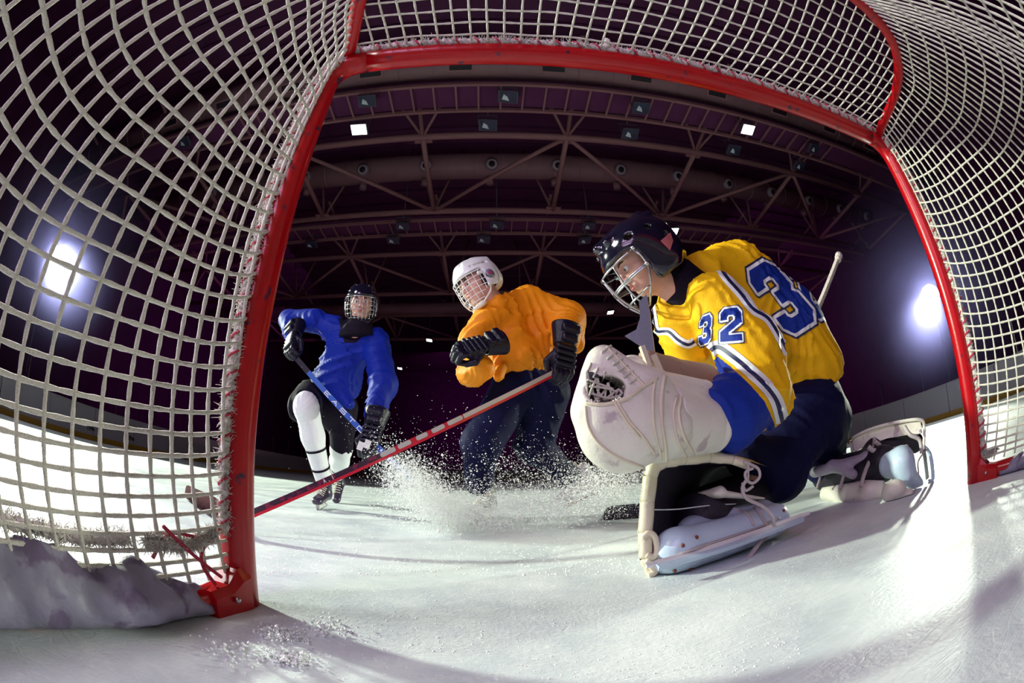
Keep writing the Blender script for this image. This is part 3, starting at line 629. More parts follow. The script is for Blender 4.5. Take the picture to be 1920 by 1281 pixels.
# red cord knots at the foot of the left net
for pts in ([(-.02, -.04, .14), (-.02, -.10, .13), (-.035, -.16, .135), (-.04, -.20, .10)], [(-.01, -.03, .16), (-.02, -.10, .10), (-.01, -.08, .05)], [(-.02, -.19, .15), (-.015, -.12, .10), (-.01, -.06, .06)]):
    MB().tube(spline(pts, 6), .0032, 6).build('red_cord', 'lace_red', goal)
lacing('knot_rope', [V(-.018, -.06, .135), V(-.026, -.13, .118), V(-.04, -.21, .125)], .0065, red=False, seed=9, turns=5)
lacing('foot_rope', [V(-.06, -.235, .125), V(-.085, -.30, .12), V(-.11, -.40, .125), V(-.13, -.52, .13), V(-.13, -.66, .13)], .008, red=False, seed=10, turns=12)
lacing('foot_rope', [V(GW+.03, -.09, .085), V(GW+.02, -.05, .075), V(GW+.01, -.035, .10)], .006, red=False, seed=11, turns=5)
# grey canvas skirt folded over the base rail
def skirt(s0, s1, seed, h0=.10, flip=1):
    rg = np.random.default_rng(seed); ns = 150; nc = 26; vs = []; fs = []
    ph = rg.random(6)*6
    for i in range(ns+1):
        t = i/ns; s = s0+(s1-s0)*t; p = V(*[np.interp(s, TP, BAS[:, k]) for k in range(3)]); q = V(*[np.interp(min(s+.004, 1), TP, BAS[:, k]) for k in range(3)]); q0 = V(*[np.interp(max(s-.004, 0), TP, BAS[:, k]) for k in range(3)])
        tg = nrm((q-q0)*V(1, 1, 0)); nn = V(-tg[1], tg[0], 0)*flip
        u = t*(s1-s0)*4.6   # metres along
        end = min(1, t*9+.30, (1-t)*9+.30)
        hh = (h0*(1+.12*math.sin(u*16+ph[0])+.06*math.sin(u*35+ph[1])))*end; ww = (.052*(1+.22*math.sin(u*17+ph[2])+.12*math.sin(u*39+ph[3])))*(.5+.5*end)
        for j in range(nc):
            a = 2*PI*j/nc; ca, sa = math.cos(a), math.sin(a)
            wr = .004*math.sin(u*45+2*a+ph[4])+.003*math.sin(u*90-3*a+ph[5])+.0015*math.sin(5*a+u*60)
            z = hh*(.5+.5*sa)+wr*(.5+.5*sa); xx = (ww*(1-.55*max(0, sa)**1.3)+wr)*ca
            vs.append(V(p[0], p[1], max(.002, z))+nn*xx)
    for i in range(ns):
        for j in range(nc): fs.append((i*nc+j, i*nc+(j+1) % nc, (i+1)*nc+(j+1) % nc, (i+1)*nc+j))
    fs += [tuple(range(nc))[::-1], tuple(ns*nc+j for j in range(nc))]
    return link('canvas_skirt', mk(vs, fs), 'canvas', goal)
skirt(.022, .42, 2); skirt(1-.025, 1-.42, 3, .075, -1)
# ================================================================== PEOPLE: shared builders
def head_field(p):
    """local head space: x right, y forward, z up, origin between the ears; metres"""
    q = p.copy(); q[..., 0] = np.abs(q[..., 0])
    d = ell(p, (0, -.008, .030), (.076, .096, .090))
    d = smin(d, ell(p, (0, .022, -.030), (.060, .066, .080)), .03)
    d = smin(d, ell(p, (0, .052, -.080), (.030, .028, .024)), .03)                       # chin
    d = smin(d, ell(q, (.044, .050, -.022), (.022, .022, .022)), .02)                    # cheek
    d = smin(d, cap(p, (0, .076, .026), (0, .080, .030), .014), .02)                     # brow bridge
    d = smin(d, cap(q, (.014, .078, .034), (.042, .068, .032), .010), .014)              # brow ridge
    d = smax(d, -ell(q, (.031, .094, .010), (.019, .018, .013)), .012)                   # eye sockets
    d = smin(d, cap(p, (0, .086, .016), (0, .104, -.018), .0085, .011), .010)            # nose
    d = smin(d, ell(q, (.011, .094, -.022), (.0085, .010, .008)), .006)                  # nostril wings
    d = smin(d, ell(p, (0, .086, -.050), (.026, .011, .014)), .008)
    d = smax(d, -ell(p, (0, .101, -.0505), (.022, .010, .0018)), .003)                   # mouth line
    d = smin(d, ell(q, (.077, -.008, -.006), (.010, .018, .030)), .006)                  # ears
    d = smin(d, cap(p, (0, -.018, -.05), (0, -.035, -.17), .052, .060), .03)             # neck
    return d
def body_mesh(name, R, c, sc, limbs, parent, label=None):
    """one continuous body: head and neck in fine cells, trunk and limbs joined under the clothes"""
    Vv, F = surf(head_field, (-.10, -.13, -.16), (.10, .13, .135), .0034)
    W_ = (Vv*sc) @ R.T + c
    limbs = [(a, b, r*.62) for a, b, r in limbs]; lo = np.min([np.minimum(a, b)-r for a, b, r in limbs], 0)-.02; hi = np.max([np.maximum(a, b)+r for a, b, r in limbs], 0)+.02
    nk = c + R @ V(0, -.03, -.13)*sc
    def f(p):
        d = cap(p, nk, limbs[0][0], .045)
        for a, b, r in limbs: d = smin(d, cap(p, a, b, r, r*.85), .04)
        return d
    V2, F2 = surf(f, np.minimum(lo, nk-.08), np.maximum(hi, nk+.08), .018)
    me = npmesh(np.concatenate([W_, V2]), np.concatenate([F, F2+len(W_)])); o = link(name, me, 'skin', parent)
    return o
def face_bits(R, c, sc, parent):
    for s in (-1, 1):
        m_ = MB(); m_.ball((s*.031, .0775, .0085), (.0125, .0105, .0095), 8); m_.v = [tuple(V(*q)*sc) for q in m_.v]; m_.xf(R, c); m_.build('eye', 'eye_white', parent)
        m_ = MB(); m_.ball((s*.031, .0865, .0075), (.0058, .003, .0058), 6); m_.v = [tuple(V(*q)*sc) for q in m_.v]; m_.xf(R, c); m_.build('iris', 'iris', parent)
        m_ = MB(); m_.tube([(s*.014, .0915, .0285), (s*.030, .0875, .034), (s*.047, .0755, .030)], [.0032, .0040, .0024], 6); m_.v = [tuple(V(*q)*sc) for q in m_.v]; m_.xf(R, c); m_.build('eyebrow', 'brow', parent)
    for dz, y, r in ((.0035, .0968, .0042), (-.0045, .0960, .0052)):
        m_ = MB(); m_.tube([(-.021, y-.0125, -.0505), (-.010, y-.003, -.0505+dz), (0, y-.001, -.0505+dz*.8), (.010, y-.003, -.0505+dz), (.021, y-.0125, -.0505)], [.001, r*.8, r, r*.8, .001], 7); m_.v = [tuple(V(*q)*sc) for q in m_.v]; m_.xf(R, c); m_.build('lips', 'lips', parent)
def helmet_field(p):
    q = p.copy(); q[..., 0] = np.abs(q[..., 0])
    out = ell(p, (0, -.012, .040), (.104, .132, .108))
    out = smin(out, ell(q, (.080, -.010, -.010), (.026, .062, .055)), .02)                # ear covers
    out = smin(out, ell(p, (0, -.095, -.010), (.070, .040, .050)), .03)                   # nape
    out = smin(out, cap(p, (0, .060, .112), (0, -.09, .122), .020, .022, V(0, 0, 1), .6), .022)  # centre ridge
    out = smin(out, cap(q, (.048, .060, .104), (.060, -.08, .102), .012), .02)           # side ridges
    out = smax(out, -cap(q, (.026, .095, .128), (.034, -.09, .146), .010), .006)
    out = np.maximum(out, -cap(q, (.0885, .040, .074), (.101, -.06, .070), .0065))
    inn = ell(p, (0, -.010, .030), (.092, .119, .098)); inn = smin(inn, ell(q, (.066, -.01, -.02), (.022, .058, .058)), .02)
    d = smax(out, -inn, .004)
    d = smax(d, -boxd(p, (0, .12, -.078), (.2, .105, .125), .02), .006)                    # face opening
    d = smax(d, -boxd(p, (0, 0, -.13), (.2, .2, .072), .01), .006)
    for x, y, z, a, b in ((.040, .074, .118, .006, .017), (.046, .02, .134, .006, .017), (.040, -.04, .140, .006, .016), (.086, .052, .075, .012, .012), (.094, -.03, .076, .012, .016)):
        d = smax(d, -ell(q, (x, y, z), (a, b, .022 if z > .1 else .007)), .003)
    d = smax(d, -ell(q, (.104, -.006, -.004), (.012, .020, .016)), .003)                   # ear hole
    return d
def to_world(mb, R, c, sc): mb.v = [tuple(V(*q)*sc) for q in mb.v]; return mb.xf(R, c)
def helmet(name, m, R, c, sc, parent, cage_mat, holes=True, label=None):
    Vv, F = surf(helmet_field, (-.13, -.16, -.10), (.13, .15, .18), .0042)
    h = link(name, npmesh((Vv*sc) @ R.T+c, F), m, parent, label=label)
    # dark liner seen through the vents and under the rim
    def lf(p):
        q = p.copy(); q[..., 0] = np.abs(q[..., 0]); a = ell(p, (0, -.010, .032), (.094, .121, .100)); b = ell(p, (0, -.008, .028), (.080, .101, .090))
        d = smax(a, -b, .004); d = smax(d, -boxd(p, (0, .14, -.070), (.2, .11, .112), .01), .004); return smax(d, -boxd(p, (0, 0, -.13), (.2, .2, .085), .01), .006)
    V2, F2 = surf(lf, (-.11, -.14, -.07), (.11, .13, .15), .006); link('helmet_liner', npmesh((V2*sc) @ R.T+c, F2), 'vent_black', h)
    # wire cage
    def cg(ph, z):   # ph angle from front, z height
        k = 1-max(0, (-z-.045)/.115)**2*.55; kx = 1-max(0, (-z-.030)/.125)**2*.45
        return V(.106*kx*math.sin(ph), -.005+(.133*k)*math.cos(ph), z)
    cm = MB(); zs = (.038, .012, -.014, -.042, -.070, -.098, -.124)
    for z in zs:
        e = 1.35 if z > -.05 else 1.25-.5*((-z-.05)/.08)
        cm.tube([cg(a, z) for a in np.linspace(-e, e, 22)], .0018 if z not in (.038, -.124) else .0030, 6)
    for a in np.linspace(-1.2, 1.2, 10):
        zb = -.124+.055*abs(a/1.2)**2; cm.tube([cg(a, z) for z in np.linspace(.038, zb, 14)], .0018, 6)
    for s in (-1, 1): cm.tube([cg(s*1.35, z) for z in np.linspace(.038, -.075, 10)], .0032, 6)
    cage = to_world(cm, R, c, sc).build('face_cage', cage_mat, parent, kind='stuff')
    cc = MB(); cc.tube([cg(a, -.118)+V(0, -.012, 0) for a in np.linspace(-.75, .75, 12)], [.008]+[.014]*10+[.008], 8); to_world(cc, R, c, sc).build('chin_cup', 'leather_white' if m == 'helmet_white' else 'vent_black', cage)
    for s in (-1, 1):
        k = MB(); k.box((s*.107, .045, .018), (.010, .026, .014)); k.box((s*.104, .020, -.052), (.010, .020, .012)); to_world(k, R, c, sc).build('cage_clip', 'vent_black' if m != 'helmet_white' else 'helmet_white', cage, smooth=False, kind='stuff')
        k = MB(); k.tube([(s*.098, .0, -.045), (s*.090, .030, -.085), (s*.055, .070, -.116)], .0045, 6); to_world(k, R, c, sc).build('chin_strap', 'vent_black' if m != 'helmet_white' else 'helmet_white', h)
        k = MB(); k.tube([(s*.107, -.01, -.002), (s*.111, -.01, -.002)], .024, 14); to_world(k, R, c, sc).build('ear_cup', 'throat_grey', h)
    return h
# gloves, built once in their own space: x across knuckles (thumb side -x), y from cuff to fingers, z back of hand
def glove_field(grip):
    def f(p):
        d = boxd(p, (0, .045, .0), (.047, .050, .020), .018)
        for k in range(4):                                                        # back-hand rolls
            d = np.minimum(d, boxd(p, (0, .000+.025*k, .020), (.046, .0105, .014), .0095))
        fy = (.100, .106, .102, .090); fx = (-.034, -.011, .012, .034); ln = (.90, 1.0, .95, .80)
        for i in range(4):
            a = V(fx[i], fy[i]-.005, .008); r = .0132
            b = a+V(0, .030*ln[i], -.006 if grip else .0); c_ = b+V(0, .008 if grip else .028, -.034*ln[i] if grip else -.010)
            e_ = c_+V(0, -.026 if grip else .020, -.014 if grip else -.014)
            fd = cap(p, a, b, r, r*.97); fd = np.minimum(fd, cap(p, b+V(0, .002, -.003), c_, r*.97, r*.93)); fd = np.minimum(fd, cap(p, c_, e_, r*.92, r*.82))
            fd = smin(fd, boxd(p, (a+b)/2+V(0, 0, .008), (.0115, .013, .010), .007), .003)
            d = smin(d, fd, .0035)
        t0 = V(-.040, .030, -.006); t1 = V(-.062, .060, -.020); t2 = V(-.046, .092, -.036) if grip else V(-.070, .095, -.026); t3 = V(-.018, .100, -.046) if grip else V(-.070, .118, -.026)
        td = cap(p, t0, t1, .017, .0155); td = smin(td, cap(p, t1, t2, .0155, .0145), .003); td = smin(td, cap(p, t2, t3, .0140, .012), .003); d = smin(d, td, .006)
        return d
    return f
def cuff_field(p):
    a = cap(p, (0, -.020, 0), (0, -.105, 0), .050, .064, V(0, 0, 1), .82); b = cap(p, (0, -.02, 0), (0, -.14, 0), .040, .054, V(0, 0, 1), .82)
    d = smax(a, -b, .004); d = smax(d, p[..., 1]+.012, .003); d = smax(d, -p[..., 1]-.112, .004)
    d = np.minimum(d, boxd(p, (0, -.035, .045), (.036, .018, .011), .009)); d = np.minimum(d, boxd(p, (0, -.076, .050), (.042, .018, .011), .009)); return d
GF = {g: surf(glove_field(g), (-.10, -.03, -.085), (.07, .19, .05), .0034) for g in (True,)}
CFM = surf(cuff_field, (-.085, -.13, -.08), (.085, .0, .085), .0055)
def glove(label_mat, R, c, sc, parent, left=False, patch=None, name='glove'):
    Vv, F = GF[True]; Vl = Vv*V(-1, 1, 1) if left else Vv; Fl = F[:, ::-1] if left else F
    g = link(name, npmesh((Vl*sc) @ R.T+c, Fl), label_mat, parent)
    V2, F2 = CFM; link('glove_cuff', npmesh((V2*sc) @ R.T+c, F2), label_mat, g)
    if patch:
        for k in range(4):
            m_ = MB(); m_.box((-.004, .000+.025*k, .0335), (.052, .017, .005)); to_world(m_, R, c, sc).build('white_patch', patch, g, smooth=False)
    return g
def skate(R, c, sc, parent, boot='skate_boot'):
    """local: y toe, z up, origin on the ice under mid blade"""
    def f(p):
        d = cap(p, (0, -.085, .085), (0, .10, .078), .040, .036, V(0, 0, 1), .9); d = smin(d, cap(p, (0, -.085, .09), (0, -.070, .20), .040, .045), .03)
        d = smin(d, ell(p, (0, .135, .074), (.038, .040, .030)), .02); d = smax(d, -(p[..., 2]-.050), .01); return smax(d, -cap(p, (0, -.075, .16), (0, -.06, .30), .036, .038), .004)
    o, _ = sdf_local('skate', f, (-.06, -.15, .04), (.06, .19, .25), .0055, boot, R, c, sc, parent)
    m_ = MB(); m_.box((0, -.085, .036), (.026, .055, .034)); m_.box((0, .090, .036), (.026, .070, .034)); m_.box((0, .005, .024), (.014, .24, .014)); to_world(m_, R, c, sc).build('blade_holder', 'glove_white', o, smooth=False, kind='stuff')
    m_ = MB(); pr = [(-.145, .020), (-.135, .004), (-.09, .0), (.11, .0), (.145, .008), (.155, .022), (.10, .020), (-.10, .020)]; n = len(pr)
    m_.add([(s*.0022, y, z) for s in (-1, 1) for y, z in pr], [tuple(range(n))[::-1], tuple(range(n, 2*n))]+[(i, (i+1) % n, n+(i+1) % n, n+i) for i in range(n)]); to_world(m_, R, c, sc).build('blade', 'steel', o, smooth=False)
    m_ = MB()
    for k in range(7):
        y = .085-.020*k if k < 5 else -.012-.014*(k-4); z = .112+(.010*k if k < 4 else .012+.026*(k-3)); m_.tube([(-.030, y, z-.006), (0, y+.010, z+.012), (.030, y, z-.006)], .0040, 6); 
    to_world(m_, R, c, sc).build('skate_laces', 'lace_cream', o, kind='stuff')
    m_ = MB(); m_.tube([(0, -.030, .19), (0, -.022, .245)], [.034, .030], 12); to_world(m_, R, c, sc).build('tongue', 'lace_cream', o)
    return o
def sdf_local(name, f, lo, hi, h, m, R, c, sc, parent, **k):
    Vv, F = surf(f, lo, hi, h); W_ = (Vv*sc) @ R.T+c; return link(name, npmesh(W_, F), m, parent, **k), (W_, F)

# ------------------------------------------------------------------ the blue player
bp = G(603, 955); blue = thing('person', 'ice hockey player in blue jersey and black helmet skating forward, white socks', 'person', bp)
H_ = P(677, 572, 2.00); Rb = frame(nrm(V(.28, -.92, -.22)), V(.02, -.2, 1))
nkB = H_+Rb @ V(0, -.03, -.14); shR = P(592, 602, 2.12); shL = P(704, 640, 2.08); chest = P(650, 660, 2.10); waist = P(625, 725, 2.22); pel = P(610, 755, 2.30)
elR = P(541, 600, 2.24); wrR = P(548, 628, 2.04); elL = P(719, 722, 1.98); wrL = P(702, 778, 1.86)
knR = P(575, 765, 1.86); anR = P(606, 898, 2.08); knL = P(640, 845, 2.36); anL = P(631, 893, 2.80)
hipR = P(585, 745, 2.24); hipL = P(640, 765, 2.26)
body_mesh('body', Rb, H_, 1.02, [(nkB-V(0, 0, .05), chest, .11), (chest, waist, .13), (waist, pel, .13), (chest, shR, .07), (chest, shL, .07), (shR, elR, .045), (elR, wrR, .035), (shL, elL, .045), (elL, wrL, .035), (hipR, knR, .07), (knR, anR, .05), (hipL, knL, .07), (knL, anL, .05)], blue)
face_bits(Rb, H_, 1.02, blue)
helmet('helmet', 'helmet_black', Rb, H_, 1.06, blue, 'steel')
def jb(p):
    d = cap(p, P(620, 615, 2.16), P(685, 650, 2.12), .105)                                           # shoulder yoke
    d = smin(d, cap(p, P(650, 655, 2.12), P(632, 715, 2.20), .165, .170, V(0, 1, 0), .8), .06)
    d = smin(d, cap(p, P(632, 715, 2.20), P(608, 738, 2.24), .17, .150, V(0, 1, 0), .85), .05)
    d = smin(d, cap(p, P(640, 735, 2.14), P(655, 758, 2.10), .070, .040), .07)                       # hanging front hem
    ar = smin(cap(p, shR, elR, .092, .078), cap(p, elR, wrR, .078, .066), .04)
    al = smin(cap(p, shL, elL, .100, .088), cap(p, elL, wrL, .088, .064), .05)
    d = smin(d, ar, .035); d = smin(d, al, .035)
    d = d + folds(p, (1, 0, .9), (0, 1, 0), 26, .006, 2.2, 1.0) + folds(p, (.7, 0, -.7), (0, 1, 0), 19, .0055, 2.4, 2.0) + folds(p, (.25, 0, 1), (0, 1, 0), 48, .0022, 2.0, 4.0)
    return smax(d, -cap(p, nkB+V(0, 0, .065), nkB+V(.02, -.05, .16), .045, .075), .012)
lo = V(-1.25, 1.65, .55); hi = V(-.10, 2.55, 1.65)
jb_o, jbm = sdf_part('jersey', jb, lo, hi, .0095, 'cloth_blue', blue)
m_ = MB(); n0 = nkB+V(0, 0, .0); m_.tube([n0+V(.0, -.05, -.10), n0+V(0, -.02, 0), n0+V(0, -.01, .04), n0+V(.005, -.02, .07)], [.125, .100, .080, .066], 18); m_.build('neck_guard', 'cloth_black', blue)
lay_print('collar_inset', jbm, quad_pix([(634, 596), (704, 612), (666, 643), (646, 643)]), 40, 30, lambda u, v: np.where(v < 1, 0, -1), ['cloth_black'], jb_o, .003)
def pb(p):
    d = cap(p, pel, P(620, 765, 2.26), .155, .15)
    d = smin(d, cap(p, hipR, P(570, 763, 1.93), .135, .118), .05)
    d = smin(d, cap(p, hipL, P(641, 838, 2.34), .125, .085), .05)
    d = smax(d, -cap(p, P(573, 768, 1.90), P(576, 790, 1.80), .078, .095), .01)
    return d + folds(p, (1, 0, .4), (0, 1, 0), 30, .004, 1.5, .5)
sdf_part('shorts', pb, V(-1.25, 1.65, .15), V(-.35, 2.7, 1.02), .0105, 'cloth_black', blue)
def sock(name, a, kn, an, r1, r2, seed):
    def f(p):
        mid = kn*.62+an*.38
        d = cap(p, kn, mid, r1, r1*.93); d = smin(d, cap(p, mid, an, r1*.90, r2), .04); d = smin(d, ell(p, kn+V(0, -.02, .01), (r1*.98, r1*.9, r1*1.15)), .03)
        return d + folds(p, nrm(an-kn), (1, 0, 0), 60, .0018, 1.5, seed)
    return sdf_part(name, f, np.minimum(kn, an)-.13, np.maximum(kn, an)+.13, .0075, 'sock_white', blue)
s1, s1m = sock('sock', None, knR, anR, .083, .056, 1.); s2, s2m = sock('sock', None, knL, anL+(knL-anL)*.05, .080, .055, 2.)
def rings(mesh, o, kn, an, ts, wd, rr=.12):
    ax = nrm(an-kn); L_ = np.linalg.norm(an-kn); Vv, F = mesh; bvh = BVHTree.FromPolygons([tuple(map(float, v)) for v in Vv], [tuple(map(int, f)) for f in F])
    a = nrm(np.cross(ax, V(1, 0, 0))); b = np.cross(ax, a)
    for t in ts:
        vs = []; n = 48
        for k in range(n):
            for s in (-.5, .5):
                c = kn+ax*(L_*t+s*wd); dr = math.cos(2*PI*k/n)*a+math.sin(2*PI*k/n)*b; h, no, _, _ = bvh.ray_cast(Vector(c+dr*.25), Vector(-dr)); vs.append((np.array(h) if h else c+dr*.05)+dr*.0035)
        m2 = MB(); m2.add(vs, [(2*k, 2*k+1, 2*((k+1) % n)+1, 2*((k+1) % n)) for k in range(n)]); m2.build('sock_band', 'cloth_black', o)
rings(s1m, s1, knR, anR, (.56, .84), .016); rings(s2m, s2, knL, anL, (.60, .72, .84), .014)
R_ = frame(nrm(V(.10, -.97, -.10)), V(.05, 0, 1)); skate(R_, V(bp[0], bp[1], .002)+V(-.0, .02, 0), .98, blue)
R_ = frame(nrm(V(.10, -.80, -.62)), V(0, -.6, .8)); skate(R_, anL+R_ @ V(0, .02, -.20), .98, blue)
# blue stick held in both gloves
sa = P(531, 655, 2.00); sb = P(557, 676, 1.98); s0_ = P(549, 664, 1.96); s1_ = P(742, 872, 1.72); dirS = nrm(s1_-s0_)
# right glove (image left) wraps the stick end, left glove low on the shaft
cR = P(551, 634, 2.00); cL = P(699, 806, 1.80)
glove('glove_black', frame(nrm(P(545, 660, 1.93)-cR), nrm(V(-.55, -.8, .15))), cR, 1.28, blue, left=False, patch='glove_white')
glove('glove_black', frame(nrm(P(686, 858, 1.72)-P(704, 792, 1.82)), nrm(V(.1, -1, .15))), cL, 1.24, blue, left=True, patch=None)
m_ = MB()
gp = P(690, 838, 1.74)
for k in range(2): m_.box(gp+V(-.034+.040*k, -.035, .012*k), (.034, .012, .050), frame(V(.1, -1, 0), V(.35, 0, 1)))
m_.build('white_patch', 'glove_white', blue, smooth=False, kind='stuff')
def stick(label, a, b, tip, wid, thick, upn, paints, blade_m, grip_m, blade_h=.062, loc=None, grip_l=.12, lie=None):
    g = thing('hockey_stick', label, 'hockey stick', loc if loc is not None else b)
    a = np.asarray(a); b = np.asarray(b); t = nrm(b-a); L_ = np.linalg.norm(b-a)
    for (u0, u1, mm, nm, w2) in paints: 
        MB().bar(a+t*L_*u0, a+t*L_*u1, thick*(w2 if w2 else 1), wid*(w2 if w2 else 1), upn).build(nm, mm, g, smooth=False)
    if tip is not None:
        tip = np.asarray(tip); d = nrm(tip-b); Lb = np.linalg.norm(tip-b); m2 = MB(); n = 14; vs = []; side = nrm(np.cross(d, V(0, 0, 1)))
        for i in range(n+1):
            u = i/n; c = b+d*Lb*u+side*(.030*u*u); hh = blade_h*(.62+.38*min(1, u*4)); hh *= math.sqrt(max(0.02, 1-max(0, (u-.86)/.14)**2)); th = .009*(1-.5*u)+.002
            for s_, z in ((-1, 0), (-1, hh), (1, hh), (1, 0)): vs.append(c+side*s_*th/2+V(0, 0, z-(lie or 0)*(1-u)))
        fs = [(3, 2, 1, 0), tuple(n*4+k for k in range(4))]+[(i*4+j, i*4+(j+1) % 4, i*4+4+(j+1) % 4, i*4+4+j) for i in range(n) for j in range(4)]
        m2.add(vs, fs); m2.build('blade', blade_m, g)
    return g, t, L_
tipB = P(860, 905, 1.62); endB = V(*(s0_+(s1_-s0_)*1.17))
shade = nrm(CAM-(s0_+s1_)/2)
upB = nrm(np.cross(dirS, shade))
gs, tS, LS = stick('blue hockey stick held by the player in blue with white letters along it', s0_, endB, endB+V(.20, -.06, -.03), .034, .024, upB, [(0, .17, 'tape_black', 'grip_tape', 1.08), (.17, 1, 'stick_blue', 'shaft', None)], 'tape_black', None, loc=endB)
# letters on the shaft: strokes laid on the face turned to the goal
FONT = {'E': [(0, 0, 0, 1), (0, 0, .8, 0), (0, .5, .6, .5), (0, 1, .8, 1)], 'A': [(0, 0, .4, 1), (.4, 1, .8, 0), (.16, .4, .64, .4)], 'S': [(0, 0, .8, 0), (.8, 0, .8, .5), (.8, .5, 0, .5), (0, .5, 0, 1), (0, 1, .8, 1)],
        'T': [(.4, 0, .4, 1), (0, 1, .8, 1)], 'O': [(0, 0, .8, 0), (.8, 0, .8, 1), (.8, 1, 0, 1), (0, 1, 0, 0)], 'N': [(0, 0, 0, 1), (0, 1, .8, 0), (.8, 0, .8, 1)], 'I': [(.4, 0, .4, 1)], '.': [(.3, 0, .5, 0)], '3': [(0, 0, .8, 0), (.8, 0, .8, 1), (0, .5, .8, .5), (0, 1, .8, 1)], '2': [(0, 0, .8, 0), (0, 0, 0, .5), (0, .5, .8, .5), (.8, .5, .8, 1), (0, 1, .8, 1)]}
def shaft_text(txt, p0, xdir, ydir, w_, h_, gap, off, m, parent, bold=.22):
    n = nrm(np.cross(xdir, ydir)); n = n if n @ (CAM-p0) > 0 else -n
    for i, ch in enumerate(txt):
        m2 = MB(); o = p0+xdir*i*(w_+gap)+n*off
        for x0, y0, x1, y1 in FONT[ch]:
            a = o+xdir*x0*w_+ydir*y0*h_; b = o+xdir*x1*w_+ydir*y1*h_; d = nrm(b-a); m2.bar(a-d*bold*h_*.4, b+d*bold*h_*.4, .0012, bold*h_, nrm(np.cross(n, d)))
        m2.build('letter', m, parent, smooth=False, kind='stuff')
shaft_text('EASTON', s0_+tS*LS*.335-upB*(-.012), tS, -upB, .058, .022, .028, .0128, 'print_white', gs, .20)

# ------------------------------------------------------------------ the orange player
YO = 1.50
of = P(905, 985, 1.62); of[2] = 0; orange = thing('person', 'ice hockey player in orange jersey and white helmet leaning over a spray of snow', 'person', of)
Ho = P(897, 534, 1.42); Ro = frame(nrm(V(-.76, -.50, -.48)), V(-.35, .0, 1))
nkO = Ho+Ro @ V(0, -.03, -.14)
shRo = P(912, 600, 1.42); shLo = P(1000, 572, 1.58); elRo = P(884, 700, 1.40); wrRo = P(896, 668, 1.22); elLo = P(1066, 595, 1.56); wrLo = P(1060, 635, 1.42)
chO = P(955, 620, 1.55); waO = P(975, 680, 1.62); peO = P(985, 720, 1.68)
knOa = P(905, 835, 1.52); anOa = P(905, 925, 1.66); knOb = P(1010, 830, 1.75); anOb = P(1080, 900, 2.00)
body_mesh('body', Ro, Ho, 1.02, [(nkO-V(0, 0, .04), chO, .11), (chO, waO, .13), (waO, peO, .13), (chO, shRo, .07), (chO, shLo, .07), (shRo, elRo, .045), (elRo, wrRo, .035), (shLo, elLo, .045), (elLo, wrLo, .035), (peO, knOa, .08), (knOa, anOa, .05), (peO, knOb, .08), (knOb, anOb, .05)], orange)
face_bits(Ro, Ho, 1.02, orange)
helmet('helmet', 'helmet_white', Ro, Ho, 1.04, orange, 'wire_white')
def jo(p):
    d = cap(p, P(930, 592, 1.46), P(990, 568, 1.58), .085, .100)
    d = smin(d, cap(p, P(950, 625, 1.53), P(968, 670, 1.60), .128, .118, V(.3, 1, 0), .85), .05)
    d = smin(d, cap(p, P(968, 665, 1.58), P(985, 688, 1.64), .118, .112, V(.3, 1, 0), .9), .05)
    d = smin(d, cap(p, P(940, 670, 1.52), P(934, 706, 1.46), .060, .028), .06); d = smin(d, cap(p, P(1005, 610, 1.60), P(1005, 665, 1.62), .11, .095), .05)                       # loose corner of the hem
    d = smin(d, cap(p, nkO-V(0, 0, .06), nkO+V(0, 0, .035), .075, .068), .03); d = smin(d, cap(p, shLo, elLo, .095, .088), .04); d = smin(d, cap(p, elLo, wrLo, .088, .080), .04)
    d = smin(d, cap(p, P(1072, 600, 1.56), P(1082, 650, 1.58), .060, .045), .05)                      # sleeve drooping at the elbow
    d = smin(d, cap(p, shRo, P(888, 640, 1.40), .075, .070), .035); d = smin(d, cap(p, P(885, 640, 1.42), elRo, .066, .062), .035); d = smin(d, cap(p, elRo, P(905, 690, 1.32), .070, .060), .03)
    d = d + folds(p, (.8, 0, .6), (0, 1, 0), 30, .0045, 2.2, 5.0) + folds(p, (-.5, 0, .85), (0, 1, 0), 24, .005, 2.0, 3.0) + folds(p, (1, 0, .1), (0, 1, 0), 55, .0018, 2.4, 1.0)
    return smax(d, -cap(p, nkO+V(0, 0, .06), nkO+V(-.03, -.02, .16), .055, .08), .012)
sdf_part('jersey', jo, V(.15, 1.1, .60), V(1.10, 1.95, 1.40), .0085, 'cloth_orange', orange)
def po(p):
    d = cap(p, P(978, 712, 1.66), P(1010, 735, 1.70), .135, .13)
    d = smin(d, cap(p, P(960, 735, 1.62), P(908, 825, 1.55), .125, .105), .05); d = smin(d, cap(p, P(900, 830, 1.55), P(898, 905, 1.65), .100, .075), .04)
    d = smin(d, cap(p, P(1025, 735, 1.70), P(1000, 835, 1.78), .135, .110), .05); d = smin(d, cap(p, P(1000, 835, 1.78), P(1065, 895, 2.0), .095, .080), .05)
    return d + folds(p, (.6, 0, .8), (0, 1, 0), 24, .0045, 2.0, 2.0) + folds(p, (-.8, 0, .5), (0, 1, 0), 33, .003, 2.0, 7.0)
sdf_part('trousers', po, V(.05, 1.3, .10), V(1.35, 2.3, .95), .011, 'cloth_navy', orange)
R_ = frame(nrm(V(-.35, -.92, 0)), V(0, 0, 1)); skate(R_, V(*(G(905, 965)*V(1, 1, 0)))+V(.02, -.45, .0), 1.0, orange, 'glove_white')
R_ = frame(nrm(V(-.85, -.2, -.3)), V(-.2, .3, .8)); skate(R_, anOb+R_ @ V(0, 0, -.14), 1.0, orange, 'glove_white')
glove('glove_black', frame(nrm(P(868, 655, 1.22)-P(935, 640, 1.30)), nrm(V(.15, -.85, .5))), P(903, 650, 1.24), 1.05, orange, left=False)
